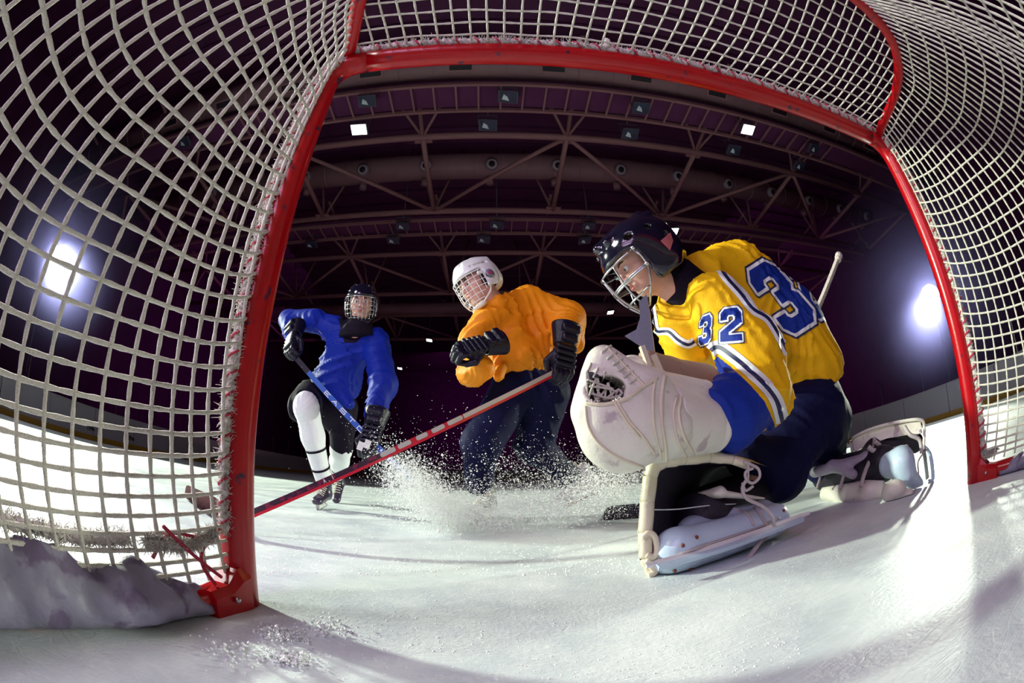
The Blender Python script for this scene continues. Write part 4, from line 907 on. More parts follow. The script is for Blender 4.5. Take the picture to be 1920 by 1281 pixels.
gl2 = P(1058, 648, 1.36); glove('glove_black', frame(nrm(P(1052, 712, 1.36)-P(1058, 640, 1.38)), nrm(V(.35, -.95, .05))), P(1058, 655, 1.37), 1.22, orange, left=True)
# red and silver stick, from his lower glove down past the post
qa = P(1052, 693, 1.38); qh = V(-.56, .80, .03); qb = P(432, 1000, .66); qb[2] = .035
dq = nrm(qb-qa); Lq = np.linalg.norm(qb-qa); shq = nrm(CAM-(qa+qb)/2); upq = nrm(np.cross(dq, shq)); upq = upq if upq[2] > 0 else -upq
tq = G(338, 935); bl = G(440, 1005)
def par(px_, py_): # parameter along the stick nearest a pixel ray
    d = ray(px_, py_); w0 = qa-CAM; b_ = dq @ d; return float((b_*(d @ w0)-(dq @ w0))/(1-b_*b_))/Lq
gq, tQ, LQ = stick('long red and black hockey stick with silver patches crossing in front of the orange player', qa, qb, V(*(tq*V(1, 1, 0)))+V(0, 0, .012), .030, .024, upq,
    [(par(735, 856), 1, 'stick_black', 'shaft', None), (0, par(735, 856), 'stick_red', 'shaft', None)], 'blade_red', None, blade_h=.076, loc=qb)
# silver upper face, broken into rounded patches lower down; red lower edge
def strip(u0, u1, v0, v1, m, nm, rnd=0.0):
    nn = nrm(np.cross(dq, upq)); nn = nn if nn @ shq > 0 else -nn; a = qa+dq*Lq*u0; b = qa+dq*Lq*u1; L2 = np.linalg.norm(b-a); pts = []; n = 6; r = rnd
    for cx, cy, s in ((L2-r, v1-r, 0), (r, v1-r, 1), (r, v0+r, 2), (L2-r, v0+r, 3)):
        for k in range(n+1):
            an = PI/2*(s+k/n); pts.append(a+dq*(cx+r*math.cos(an))+upq*(cy+r*math.sin(an)))
    m2 = MB(); k = len(pts); m2.add([p+nn*.0122 for p in pts]+[p+nn*.0136 for p in pts], [tuple(range(k)), tuple(range(k, 2*k))]+[(i, (i+1) % k, k+(i+1) % k, k+i) for i in range(k)]); m2.build(nm, m, gq, smooth=False)
ed = [(1040, 868), (866, 838), (832, 808), (800, 779), (769, 745), (740, 712)]
for x0, x1 in ed:
    f_ = lambda x: par(x, 703+(1045-x)*(850-703)/(1045-725)*1.0)
    strip(f_(x0), f_(x1), -.004, .0145, 'stick_silver', 'silver_patch', .0085 if x0 < 1000 else .003)
strip(par(735, 858), .96, -.0150, -.0045, 'stick_red', 'red_edge', .002)
shaft_text('A.I', qa+dq*Lq*par(612, 916)+upq*(-.002)+nrm(CAM-qa)*0, -dq*1.0, upq, .011, .013, .006, .0128, 'glove_white', gq, .16)
# ================================================================== THE GOALKEEPER
gk = thing('person', 'kneeling goalkeeper in yellow and blue jersey number 32 with white catching glove and leg pads', 'person', V(1.55, .75, 0))
Hg = P(1203, 492, .58); Rg = frame(nrm(V(-.80, .04, -.58)), V(-.58, .0, .80)); nkG = Hg+Rg @ V(0, -.05, -.12)
SLg = P(1325, 560, .50); SRg = P(1290, 545, .80); ELg = P(1430, 725, .36); WLg = P(1335, 795, .27)
T1 = P(1365, 520, .70); T2 = P(1465, 610, .74); T3 = P(1520, 695, .76); HPg = P(1530, 765, .76)
KLg = P(1430, 880, .66); KRg = P(1540, 870, .82)
body_mesh('body', Rg, Hg, 1.0, [(nkG+V(.05, 0, -.02), T1, .09), (T1, T2, .12), (T2, T3, .12), (T3, HPg, .12), (T1, SLg, .06), (T1, SRg, .06), (SLg, ELg, .045), (ELg, WLg, .035), (SRg, P(1270, 660, .70), .045), (HPg, KLg, .08), (HPg, KRg, .08), (KLg, P(1300, 990, .40), .05), (KRg, P(1560, 880, .76), .05)], gk)
face_bits(Rg, Hg, 1.0, gk)
# mask: glossy shell with a coarse steel cage
def mask_field(p):
    q = p.copy(); q[..., 0] = np.abs(q[..., 0])
    o = ell(p, (0, -.022, .038), (.112, .148, .112)); o = smin(o, ell(q, (.080, -.020, -.040), (.034, .080, .070)), .03); o = smin(o, ell(p, (0, -.10, -.03), (.080, .055, .075)), .03)
    o = smin(o, cap(p, (0, .09, .118), (0, -.12, .130), .020, .024), .014); o = smin(o, cap(q, (.055, .08, .106), (.066, -.11, .104), .013), .010); o = smax(o, -cap(q, (.029, .11, .134), (.036, -.11, .150), .009), .005)
    i = ell(p, (0, -.018, .030), (.099, .134, .101)); i = smin(i, ell(q, (.066, -.02, -.05), (.028, .076, .07)), .02)
    d = smax(o, -i, .004); d = smax(d, -boxd(p, (0, .152, -.070), (.2, .110, .112), .03), .008); d = smax(d, -boxd(p, (0, 0, -.16), (.2, .2, .062), .01), .006)
    for x, y, z, a in ((.100, .030, .072, .010), (.108, -.045, .060, .009), (.104, -.085, .010, .010)): d = smax(d, -ell(q, (x, y, z), (.02, a*1.4, a)), .003)
    return d
Vv, F = surf(mask_field, (-.135, -.18, -.12), (.135, .15, .18), .0040); mk_me = ((Vv*1.04) @ Rg.T+Hg, F)
msk = link('helmet', npmesh(*mk_me), 'helmet_black', gk)
def cgG(ph, z):
    k = 1-max(0, (-z-.02)/.13)**2*.35; return V(.108*k*math.sin(ph), .012+.140*k*math.cos(ph), z)
cm = MB()
for z, e in ((.030, 1.25), (-.030, 1.3), (-.036, 1.3), (-.088, 1.0), (-.128, .50)): cm.tube([cgG(a, z) for a in np.linspace(-e, e, 18)], .0034, 8)
for a in (-.62, 0, .62): cm.tube([cgG(a*(1-.35*t), .030-.158*t) for t in np.linspace(0, 1, 14)], .0034, 8)
for s in (-1, 1):
    cm.tube([cgG(s*1.25, .030), cgG(s*1.32, 0), cgG(s*1.3, -.036), cgG(s*1.1, -.075), cgG(s*.85, -.105), cgG(s*.50, -.130)], .0040, 8)
    for z in (.030, -.033): cm.ball(cgG(s*1.27, z)+V(s*.006, 0, 0), .008, 5)
to_world(cm, Rg, Hg, 1.04).build('face_cage', 'steel', gk, kind='stuff')
def lay(mesh):
    Vv, F = mesh; b = BVHTree.FromPolygons([tuple(map(float, v)) for v in Vv], [tuple(map(int, f)) for f in F])
    def g(px, py, lift=.0):
        d = ray(px, py); h, no, _, _ = b.ray_cast(Vector(CAM), Vector(d))
        if h is None: return None
        no = np.array(no); no = no if no @ d < 0 else -no; return np.array(h)+no*lift
    return g
def lay_tube(mb, g, line, r, n=14, ns=6, lift=0.0, mi=0):
    pts = [g(x, y, lift) for x, y in spline([V(*p) for p in line], n)]; pts = [p for p in pts if p is not None]
    run = []; 
    for p in pts:
        if run and np.linalg.norm(p-run[-1]) > .04:
            if len(run) > 2: mb.tube(run, r, ns, mi=mi)
            run = []
        run.append(p)
    if len(run) > 2: mb.tube(run, r, ns, mi=mi)
    return mb
lay_print('helmet_sticker', mk_me, quad_pix([(1238, 452), (1257, 436), (1262, 452), (1256, 470)]), 20, 20, lambda u, v: np.where(v < 2, 0, -1), ['lips'], msk, .001)  # sticker, the red light on it put into its pink colour
# throat guard plate hanging from the mask
tg = [(1198, 566), (1212, 552), (1219, 590), (1222, 620), (1229, 670), (1205, 652), (1171, 630), (1193, 618), (1200, 596)]
a = [P(x, y, .50+.0004*(1229-x)) for x, y in tg]; b = [p+V(.004, .006, 0) for p in a]; n = len(a)
m_ = MB(); m_.add(a+b, [tuple(range(n)), tuple(range(n, 2*n))[::-1]]+[(i, (i+1) % n, n+(i+1) % n, n+i) for i in range(n)]); m_.build('throat_guard', 'throat_grey', gk, smooth=False)
m_ = MB(); m_.tube([nkG+V(.10, .02, -.07), nkG+V(.03, 0, -.02), nkG+V(0, 0, .04)], [.10, .088, .070], 18); m_.build('neck_guard', 'cloth_black', gk)
# jersey
def jg(p):
    d = cap(p, P(1320, 525, .62), P(1375, 520, .72), .105, .150)
    d = smin(d, cap(p, P(1385, 535, .70), T2, .165, .180), .06); d = smin(d, cap(p, T2, P(1510, 690, .75), .180, .185), .06)
    d = smin(d, cap(p, P(1280, 575, .66), P(1290, 650, .62), .085, .080), .06)                        # chest in front
    d = smin(d, cap(p, P(1290, 600, .66), P(1420, 660, .68), .13), .06)
    bell = cap(p, SLg+V(.03, 0, -.02), P(1405, 660, .42), .110, .105); bell = smin(bell, cap(p, P(1405, 650, .42), P(1425, 745, .38), .108, .100), .04)
    fore = smin(cap(p, P(1420, 735, .37), P(1370, 790, .30), .098, .082), cap(p, P(1365, 740, .33), P(1345, 765, .29), .06), .04)
    d = smin(d, smin(bell, fore, .04), .022)
    d = smin(d, cap(p, P(1265, 600, .74), P(1285, 690, .64), .055, .048), .03)
    d = d + folds(p, (.8, .1, -.5), (.3, .2, .9), 21, .0050, 2.2, 1.2) + folds(p, (.4, 0, .9), (1, 0, -.3), 27, .0045, 2.0, 3.3) + folds(p, (1, 0, .2), (0, .4, 1), 52, .0016, 2.4, .7)
    # hem cut
    hc = P(1545, 742, .72); hn = nrm(V(.62, 0, -.62)-V(0, 0, .25)); return smax(d, (p-P(1500, 755, .70)) @ nrm(V(.32, 0, -.95)), .01)
jg_o, jgm = sdf_part('jersey', jg, V(.80, .08, .10), V(2.25, 1.15, 1.20), .0088, 'cloth_yellow', gk)
# blue lower sleeve, bands, yoke piping, numbers: printed cloth laid on the jersey
import itertools
jb_bvh = lay(jgm)
def region(name, poly, m, res=3.2, lift=.0016, parent=None):
    xs = [q[0] for q in poly]; ys = [q[1] for q in poly]; x0, x1, y0, y1 = min(xs), max(xs), min(ys), max(ys)
    W_, H2 = x1-x0, y1-y0; return lay_print(name, jgm, lambda u, v: (x0+u*W_, y0+v*H2), int(W_/res), int(H2/res), lambda u, v: np.where(polysd(x0+u*W_, y0+v*H2, poly) < 0, 0, -1), [m], parent or jg_o, lift)
region('blue_sleeve_end', [(1345, 668), (1372, 690), (1405, 722), (1432, 752), (1452, 795), (1452, 830), (1420, 870), (1360, 900), (1290, 870), (1275, 760), (1305, 722), (1322, 700)], 'print_blue', 1.3)
def bands(name, line, w, seq, parent=jg_o, lift=.0022):
    L_ = sum(math.dist(line[i], line[i+1]) for i in range(len(line)-1))
    def cls(u, v):
        o = -np.ones(v.shape, int)
        for v0, v1, k in seq: o = np.where((v >= v0) & (v < v1), k, o)
        return o
    return lay_print(name, jgm, band_pix(line, w), max(8, int(L_/2.4)), 26, cls, ['print_white', 'print_navy'], parent, lift)
bands('sleeve_stripe', [(1324, 700), (1328, 668), (1346, 652), (1372, 668), (1402, 694), (1432, 722), (1454, 752), (1466, 792)], 27, [(0, .30, 0), (.30, .62, 1), (.62, .92, 0)])
bands('shoulder_stripe', [(1312, 458), (1338, 484), (1362, 520), (1390, 552), (1412, 580), (1440, 598), (1462, 632), (1478, 664)], 19, [(0, .34, 0), (.34, .66, 1), (.66, 1, 0)])
bands('chest_stripe', [(1222, 570), (1226, 600), (1232, 620), (1254, 622), (1272, 638), (1290, 646), (1302, 640)], 15, [(0, .35, 0), (.35, .7, 1), (.7, 1, 0)])
bands('chest_badge', [(1219, 585), (1223, 612)], 8, [(0, .5, 0), (.5, 1, 1)])
P3 = ['print_blue', 'print_white', 'print_navy']
lay_print('sleeve_number', jgm, quad_pix([(1305, 655), (1336, 646), (1338, 582), (1312, 592)]), 40, 48, digit_cls(THREE), P3, jg_o, .0026)
lay_print('sleeve_number', jgm, quad_pix([(1346, 648), (1398, 645), (1394, 570), (1346, 576)]), 48, 60, digit_cls(TWO), P3, jg_o, .0026)
lay_print('back_number', jgm, quad_pix([(1480, 650), (1554, 602), (1438, 470), (1380, 506)]), 90, 130, digit_cls(THREE, .45, .85), P3, jg_o, .0026)
lay_print('back_number', jgm, quad_pix([(1540, 612), (1574, 592), (1468, 476), (1428, 468)]), 60, 90, digit_cls(TWO, .45, .85), P3, jg_o, .0022)
# trousers
def pg(p):
    d = cap(p, P(1515, 748, .76), P(1530, 790, .76), .158, .168)
    d = smin(d, cap(p, P(1520, 775, .70), P(1450, 880, .66), .150, .115), .06); d = smin(d, cap(p, P(1545, 790, .82), P(1545, 868, .80), .145, .100), .06)
    d = smin(d, cap(p, P(1400, 850, .62), P(1470, 900, .66), .085, .09), .05)
    d = d + folds(p, (.8, .1, -.5), (.3, .2, .9), 20, .0045, 2.0, 6.0) + folds(p, (.3, 0, .9), (1, 0, -.3), 30, .002, 2.0, 2.0)
    return np.maximum(d, .012-p[..., 2])
sdf_part('trousers', pg, V(1.10, .35, -.02), V(2.2, 1.2, .72), .011, 'cloth_navy', gk)
# catching glove
def ve(p, px, py, Y, r):
    c = P(px, py, Y); d = nrm(c-CAM); R = frame(d, V(0, 0, 1)); return ell(p, c, r, R)
GY = .20
def cgf(p):
    d = ve(p, 1168, 800, GY, (.092, .070, .098))
    d = smin(d, ve(p, 1130, 775, GY, (.052, .060, .090)), .03)
    d = smin(d, cap(p, P(1132, 682, GY+.01), P(1190, 726, GY), .040, .044), .02)
    d = smin(d, cap(p, P(1112, 705, GY+.01), P(1102, 770, GY), .026, .034), .02)
    d = smin(d, cap(p, P(1185, 705, GY+.10), P(1235, 730, GY+.09), .050, .045), .02)
    d = smin(d, cap(p, P(1215, 740, GY+.02), P(1235, 800, GY+.03), .060, .080), .03)
    poc = ve(p, 1136, 730, GY-.04, (.040, .085, .026))
    return smax(d, -poc, .006)
_, cgm = sdf_part('catching_glove', cgf, V(.55, .02, .15), V(1.1, .45, .75), .0050, 'leather_white', gk); cg_o = _
def cuf(p):
    d = cap(p, P(1232, 790, GY+.05), P(1330, 800, GY+.09), .092, .066, None); e = cap(p, P(1236, 735, GY+.08), P(1310, 752, GY+.12), .050, .055)
    d = smin(d, e, .02); d = d + .0022*np.sin(((p-P(1240, 790, GY)) @ nrm(P(1330, 800, GY+.06)-P(1240, 790, GY)))*150)*(p[..., 0] > .96)
    d = smax(d, -(((p-P(1258, 790, GY+.05)) @ nrm(P(1232, 790, GY)-P(1330, 800, GY+.06)))*-1-0)-.03, .004)
    return smax(d, ((p-P(1356, 800, GY+.09)) @ nrm(P(1340, 805, GY+.07)-P(1240, 780, GY+.03))), .006)
cu_o, cum = sdf_part('glove_cuff', cuf, V(.78, .05, .15), V(1.3, .52, .70), .0055, 'leather_white', gk)
lay_print('pocket_gap_dark', cgm, lambda u, v: (1096+80*u, 688+66*v), 40, 33, lambda u, v: np.where(polysd(1096+80*u, 688+66*v, [(1101, 696), (1116, 700), (1146, 716), (1170, 734), (1170, 745), (1140, 750), (1106, 752)]) < 0, 0, -1), ['pad_dark'], cg_o, .0012)  # darkness behind the open webbing, painted onto the leather
gl = lay(cgm); gu = lay(cum)
def on_glove(x, y, l=0.0): 
    a = gl(x, y, l); b = gu(x, y, l)
    if a is None: return b
    if b is None: return a
    return a if np.linalg.norm(a-CAM) < np.linalg.norm(b-CAM) else b
m_ = MB()
for ln, r in (([(1246, 705), (1240, 740), (1240, 790), (1246, 830), (1250, 868)], .0042), ([(1228, 712), (1224, 745), (1226, 800), (1240, 860)], .003), ([(1278, 740), (1272, 775), (1280, 815), (1300, 852)], .0042), ([(1268, 745), (1262, 780), (1270, 825), (1288, 858)], .003),
              ([(1098, 762), (1104, 800), (1124, 832), (1160, 858), (1206, 876)], .0032), ([(1156, 752), (1180, 790), (1206, 820), (1226, 850)], .003), ([(1150, 752), (1174, 790), (1200, 822)], .003), ([(1100, 756), (1125, 759), (1150, 756), (1178, 746), (1208, 724), (1232, 709)], .0038), ([(1138, 652), (1165, 680), (1192, 708), (1208, 724)], .0034)):
    lay_tube(m_, on_glove, ln, r, lift=.001)
m_.build('seam_binding', 'leather_cream', cg_o, kind='stuff')
m_ = MB()
for k in range(6):
    t = k/5; x = 1137+t*52; y = 657+t*58; lay_tube(m_, on_glove, [(x-9, y+5), (x, y-2), (x+8, y-7)], .0026, n=5, lift=.002)
for k in range(6):
    t = k/5; x = 1104+t*62; y = 690+t*44; lay_tube(m_, on_glove, [(x-4, y+10), (x+2, y), (x+5, y-9)], .0022, n=5, lift=.002)
for k in range(8):
    t = k/7; x = 1104+t*62; lay_tube(m_, on_glove, [(x-4, 752-6*t), (x, 757-6*t), (x+5, 752-6*t)], .0020, n=5, lift=.002)
for k in range(5):
    t = k/4; lay_tube(m_, on_glove, [(1146+t*26, 668+t*26), (1158+t*26, 690+t*22), (1170+t*20, 704+t*18)], .0012, n=5, lift=.0)
m_.build('glove_lacing', 'net_cord', cg_o, kind='stuff')
m_ = MB(); rg = np.random.default_rng(12)
A_ = [(1100, 698), (1120, 706), (1140, 718), (1160, 730), (1172, 738)]; B_ = [(1102, 752), (1118, 752), (1134, 750), (1150, 748), (1168, 746)]
for i in range(5):
    for j in (-1, 0, 1):
        if 0 <= i+j < 5:
            a = P(*A_[i], GY-.032); b = P(*B_[i+j], GY-.034); mid = (a+b)/2+rg.normal(0, .004, 3); m_.tube(spline([a, mid, b], 5), .0025, 5)
for k in range(3):
    a = P(1101+k*4, 712+k*13, GY-.036); b = P(1150+k*8, 730+k*6, GY-.036); m_.tube(spline([a, (a+b)/2+rg.normal(0, .004, 3), b], 5), .0025, 5)
m_.build('pocket_webbing', 'net_cord', cg_o, kind='stuff')
def lin(p): return smin(cap(p, P(1248, 712, .40), P(1318, 718, .42), .060, .055), cap(p, P(1215, 690, .36), P(1250, 705, .38), .045, .05), .02)
sdf_part('glove_lining', lin, V(.8, .2, .35), V(1.4, .6, .80), .007, 'leather_brown', cg_o)
m_ = MB(); m_.box(P(1210, 668, GY+.05), (.012, .010, .05), frame(V(.2, -1, 0), V(-.3, 0, 1))); m_.box(P(1232, 682, GY+.05), (.012, .010, .045), frame(V(.2, -1, 0), V(-.4, 0, 1))); m_.build('glove_tabs', 'leather_cream', cg_o, smooth=False, kind='stuff')
# near leg pad: a stiff channel round the shin, seen from its foot end
def channel(name, parent, O1, I1, Y1, O2, I2, Y2):
    o1 = [P(x, y, Y1) for x, y in O1]; i1 = [P(x, y, Y1+.004) for x, y in I1]; o2 = [P(x, y, Y2) for x, y in O2]; i2 = [P(x, y, Y2) for x, y in I2]; n = len(o1)
    for L_ in (o1, i1, o2, i2):
        for k in range(n): L_[k][2] = max(L_[k][2], .004)
    vs = []; fs = []
    def face(a, b):
        base = len(vs); vs.extend(a); vs.extend(b); fs.extend([(base+i, base+i+1, base+n+i+1, base+n+i) for i in range(n-1)])
    face(o1, o2); pad = link(name, mk(vs, fs), 'leather_white', parent)
    vs = []; fs = []; face(i1, i2); vs.append(sum(i2)/n); c = len(vs)-1; fs.extend([(n+i, n+i+1, c) for i in range(n-1)]); link('pad_lining', mk(vs, fs), 'pad_dark', pad)
    m2 = MB(); 
    for i in range(n-1):
        mid = [(o1[j]+i1[j])/2 for j in (i, i+1)]; r = [np.linalg.norm(o1[j]-i1[j])/2 for j in (i, i+1)]; m2.tube(spline([mid[0], (mid[0]+mid[1])/2+V(0, -.002, 0), mid[1]], 3), [r[0]]*4+[r[1]]*3, 10)
    m2.build('pad_rim', 'leather_cream', pad); return pad, o1, i1
O1 = [(1212, 1085), (1199, 1050), (1197, 1000), (1201, 940), (1207, 890), (1214, 862), (1236, 850), (1280, 846), (1330, 846), (1375, 853), (1408, 866)]
I1 = [(1234, 1072), (1222, 1040), (1222, 995), (1226, 940), (1231, 897), (1238, 880), (1254, 874), (1286, 872), (1330, 868), (1370, 871), (1398, 880)]
O2 = [(1330, 985), (1325, 970), (1322, 950), (1322, 930), (1324, 905), (1330, 885), (1345, 872), (1370, 866), (1400, 862), (1430, 868), (1455, 880)]
I2 = [(1336, 980), (1331, 965), (1328, 948), (1328, 930), (1330, 908), (1336, 892), (1349, 880), (1372, 874), (1400, 870), (1428, 875), (1450, 886)]
pad, o1, i1 = channel('leg_pad', gk, O1, I1, .30, O2, I2, .76)
m_ = MB()   # dark calf cradle behind the skate
m_.tube([P(1300, 985, .40), P(1340, 955, .52), P(1400, 930, .66)], [.085, .085, .09], 16); m_.build('calf_cradle', 'pad_dark', pad)
m_ = MB(); m_.tube(spline([P(1225, 956, .30), P(1270, 955, .33), P(1330, 948, .36), P(1380, 945, .40)], 6), .0016, 5); m_.build('seam_thread', 'print_white', pad)
def padflap(p):
    d = cap(p, P(1345, 925, .36), P(1432, 935, .40), .018, .006, V(0, 0, 1), .6); return smin(d, cap(p, P(1300, 930, .42), P(1350, 922, .36), .006, .016), .01)
sdf_part('pad_tongue', padflap, V(.85, .25, .02), V(1.35, .6, .35), .0045, 'leather_white', pad)
m_ = MB()
for ln, r in (([(1395, 866), (1410, 872), (1422, 880), (1424, 895), (1412, 906), (1400, 900), (1398, 886), (1412, 878)], .0042), ([(1400, 900), (1392, 915), (1400, 935), (1430, 950), (1448, 972), (1452, 985)], .0050), ([(1402, 868), (1403, 890), (1402, 905)], .0030), ([(1392, 905), (1398, 920), (1412, 912)], .004)):
    m_.tube(spline([P(x, y, .275) for x, y in ln], 6), r, 7)
m_.build('toe_lace', 'strap', pad, kind='stuff')
m_ = MB()
for ln, r in (([(1205, 1010), (1216, 1000), (1228, 1008), (1232, 1035), (1224, 1045), (1212, 1040)], .008), ([(1212, 1050), (1222, 1062), (1228, 1072), (1216, 1080)], .009), ([(1228, 1008), (1236, 1040), (1232, 1058)], .005)): m_.tube(spline([P(x, y, .285) for x, y in ln], 6), r, 8)
m_.build('toe_buckle', 'leather_cream', pad, kind='stuff')
# near skate: pale blue cowling with a long flat blade, sole towards the net
ca = P(1268, 1034, .30); cb = P(1452, 976, .38); cn = nrm(V(.15, -.9, -.35))
def cow(p):
    d = cap(p, ca, cb, .058, .050, cn, .92); d = smin(d, cap(p, P(1300, 1000, .40), P(1430, 965, .44), .050, .045), .03); d = smin(d, cap(p, ca, P(1252, 1052, .29), .050, .030), .03)
    g_ = np.abs((p-ca) @ nrm(np.cross(nrm(cb-ca), cn)))-.004; return smax(np.maximum(d, .004-p[..., 2]), -np.maximum(g_, -((p-ca) @ cn)-.0), .004)
co, com = sdf_part('skate', cow, V(.65, .12, -.01), V(1.45, .62, .32), .0052, 'cowl_blue', gk)
b0 = P(1213, 1064, .215); b1 = P(1519, 963, .315); bd = nrm(b1-b0); bm = MB()
wd = -cn; th = nrm(np.cross(bd, cn)); pr = []
for t, w0, w1 in ((0, .0, .006), (.05, 0, .012), (.5, 0, .015), (.92, 0, .012), (1, 0, .005)): pr.append((b0+(b1-b0)*t, w0, w1))
vs = []
for c, w0, w1 in pr:
    for w_, h_ in ((w0, -.0028), (w1, -.0055), (w1, .0055), (w0, .0028)): vs.append(c+wd*w_+th*h_)
bm.add(vs, [(0, 1, 2, 3), (16, 17, 18, 19)]+[(i*4+j, i*4+(j+1) % 4, i*4+4+(j+1) % 4, i*4+4+j) for i in range(4) for j in range(4)]); bm.build('blade', 'wire_white', co, smooth=False)
m_ = MB(); m_.bar(b0+bd*.02-wd*.010, b1-bd*.05-wd*.010, .011, .014, cn); m_.build('blade_holder', 'cowl_blue', co, smooth=False)
lc = lay(com); 
for x, y in ((1306, 1008), (1280, 1023), (1265, 1070), (1294, 1067), (1322, 1062), (1469, 958), (1477, 986), (1458, 996), (1436, 1008), (1350, 1050)):
    q = lc(x, y, .0005)
    if q is not None: m_ = MB(); m_.ball(q, .0052, 5); m_.build('rivet', 'rust', co)
m_ = MB(); lay_tube(m_, lc, [(1415, 952), (1430, 975), (1440, 1000), (1405, 1040), (1390, 1068)], .0052, lift=.002); lay_tube(m_, lc, [(1375, 955), (1400, 965), (1412, 985)], .0045, lift=.002); lay_tube(m_, lc, [(1235, 1055), (1300, 1030), (1360, 1010), (1420, 990), (1460, 972)], .0035, lift=.002)
m_.build('skate_strap', 'strap', co, kind='stuff')
m_ = MB(); m_.tube(spline([P(1330, 1078, .27), P(1375, 1070, .26), P(1400, 1050, .27), P(1425, 1015, .29), P(1440, 985, .31)], 5), [.005, .009, .010, .009, .006]*0+[.007]*21, 8); m_.build('toe_strap', 'strap', co)
# far leg pad, lying out to the right
pad2 = link('leg_pad', MB().tube([P(1545, 925, .78), P(1580, 925, .66), P(1625, 922, .50), P(1655, 918, .42)], [.030, .042, .046, .034], 16).v and mk(*(lambda q: (q.v, q.f))(MB().tube([P(1545, 925, .78), P(1580, 925, .66), P(1625, 922, .50), P(1655, 918, .42)], [.030, .042, .046, .034], 16))), 'leather_white', gk)
def knee2(p): return np.maximum(smin(ve(p, 1676, 918, .32, (.050, .045, .036)), cap(p, P(1665, 930, .34), P(1705, 925, .28), .022, .018), .02), .003-p[..., 2])
sdf_part('toe_roll', knee2, V(1.45, .1, -.01), V(2.0, .55, .2), .005, 'leather_white', pad2)
def calf2(p): return np.maximum(smin(cap(p, P(1550, 890, .80), P(1655, 870, .46), .075, .075), cap(p, P(1640, 840, .55), P(1715, 830, .42), .055, .045), .03), .01-p[..., 2])
sdf_part('calf_cradle', calf2, V(1.4, .3, 0), V(2.3, 1.0, .45), .008, 'pad_dark', pad2)
def wrap2(p):
    d = smin(cap(p, P(1530, 885, .74), P(1625, 858, .52), .030, .026, V(0, 0, 1), .8), cap(p, P(1625, 858, .52), P(1700, 838, .38), .024, .010), .02); return smin(d, cap(p, P(1560, 872, .66), P(1600, 890, .56), .022, .020), .02)
sdf_part('calf_wrap', wrap2, V(1.4, .28, .05), V(2.3, .9, .4), .005, 'leather_grey', pad2)
top2 = [(1598, 826, .64), (1625, 812, .56), (1660, 800, .48), (1700, 793, .40), (1726, 791, .34)]
m_ = MB(); A2 = [P(x, y, Y) for x, y, Y in top2]; B2 = [P(x+4, y+22, Y-.01) for x, y, Y in top2]; n = len(A2)
m_.add(A2+B2+[q+V(.01, .03, .0) for q in A2]+[q+V(.01, .03, 0) for q in B2], [(i, i+1, n+i+1, n+i) for i in range(n-1)]+[(2*n+i, 3*n+i, 3*n+i+1, 2*n+i+1) for i in range(n-1)]+[(i, 2*n+i, 2*n+i+1, i+1) for i in range(n-1)]); m_.build('outer_wing', 'leather_white', pad2)
m_ = MB(); m_.tube(spline([P(x, y, Y-.005) for x, y, Y in [(1598, 822, .64), (1625, 808, .56), (1660, 797, .48), (1700, 789, .40), (1722, 787, .35), (1732, 793, .33), (1733, 820, .33), (1730, 850, .33)]], 6), .0075, 10); m_.build('pad_rim', 'leather_white', pad2)
m_ = MB()
for ln, r in (([(1640, 822, .52), (1636, 850, .50), (1622, 885, .47), (1614, 912, .46)], .009), ([(1588, 868, .60), (1582, 892, .60), (1574, 918, .60)], .007), ([(1538, 895, .72), (1532, 915, .72)], .006), ([(1696, 800, .37), (1706, 815, .34), (1724, 825, .31), (1728, 850, .30)], .009), ([(1628, 838, .49), (1640, 846, .47), (1650, 838, .48), (1640, 828, .49)], .011)): m_.tube(spline([P(*q) for q in ln], 6), r, 8)
m_.build('pad_straps', 'strap', pad2, kind='stuff')
def boot2(p): return np.maximum(smin(smin(ve(p, 1690, 872, .34, (.052, .06, .062)), cap(p, P(1668, 872, .40), P(1690, 865, .34), .050, .054), .03), cap(p, P(1700, 890, .32), P(1720, 908, .32), .040, .028), .03), .006-p[..., 2])
bo, bom = sdf_part('skate', boot2, V(1.6, .15, 0), V(2.35, .6, .35), .0055, 'cowl_blue', gk)
m_ = MB(); m_.tube(spline([P(1733, 838, .33), P(1743, 850, .32), P(1748, 875, .31), P(1749, 898, .31), P(1742, 902, .32)], 5), .009, 8); m_.build('blade_holder', 'cowl_blue', bo)
m_ = MB(); m_.bar(P(1732, 842, .31), P(1739, 898, .31), .006, .024, V(1, 0, 0)); m_.build('blade', 'steel', bo, smooth=False)
m_ = MB(); m_.tube(spline([P(1738, 842, .31), P(1722, 865, .30), P(1722, 895, .30), P(1712, 925, .28), P(1695, 940, .26)], 6), .0035, 6); m_.build('skate_strap', 'strap', bo)
# goalkeeper stick: taped butt end over his back, blade on the ice beyond the near pad
B0 = P(1572, 482, .80); Q0 = P(1532, 585, .89); dg = nrm(Q0-B0); E0 = B0+dg*(B0[2]/-dg[2])+V(0, 0, .03); tipg = G(1122, 979)
gst, t_, L_ = stick('goalkeeper stick with white taped butt end above his back and black blade on the ice', B0, E0, tipg+V(0, 0, .004), .024, .018, V(1, 0, .5), [(0, .32, 'tape_white', 'grip_tape', 1.05), (.32, 1, 'stick_black', 'shaft', None)], 'tape_black', None, blade_h=.075, loc=E0)
m_ = MB(); m_.ball(B0-dg*.008, (.024, .024, .024), 7); m_.ball(B0+dg*.01+V(.002, 0, 0), (.021, .022, .026), 7); m_.build('butt_knob', 'tape_white', gst, kind='stuff')
m_ = MB()
for k in range(26): c = B0+dg*(.03+.016*k); m_.bar(c-V(.013, 0, .004), c+V(.013, 0, .004), .021, .004, dg)
m_.build('tape_ridges', 'tape_white', gst, kind='stuff')
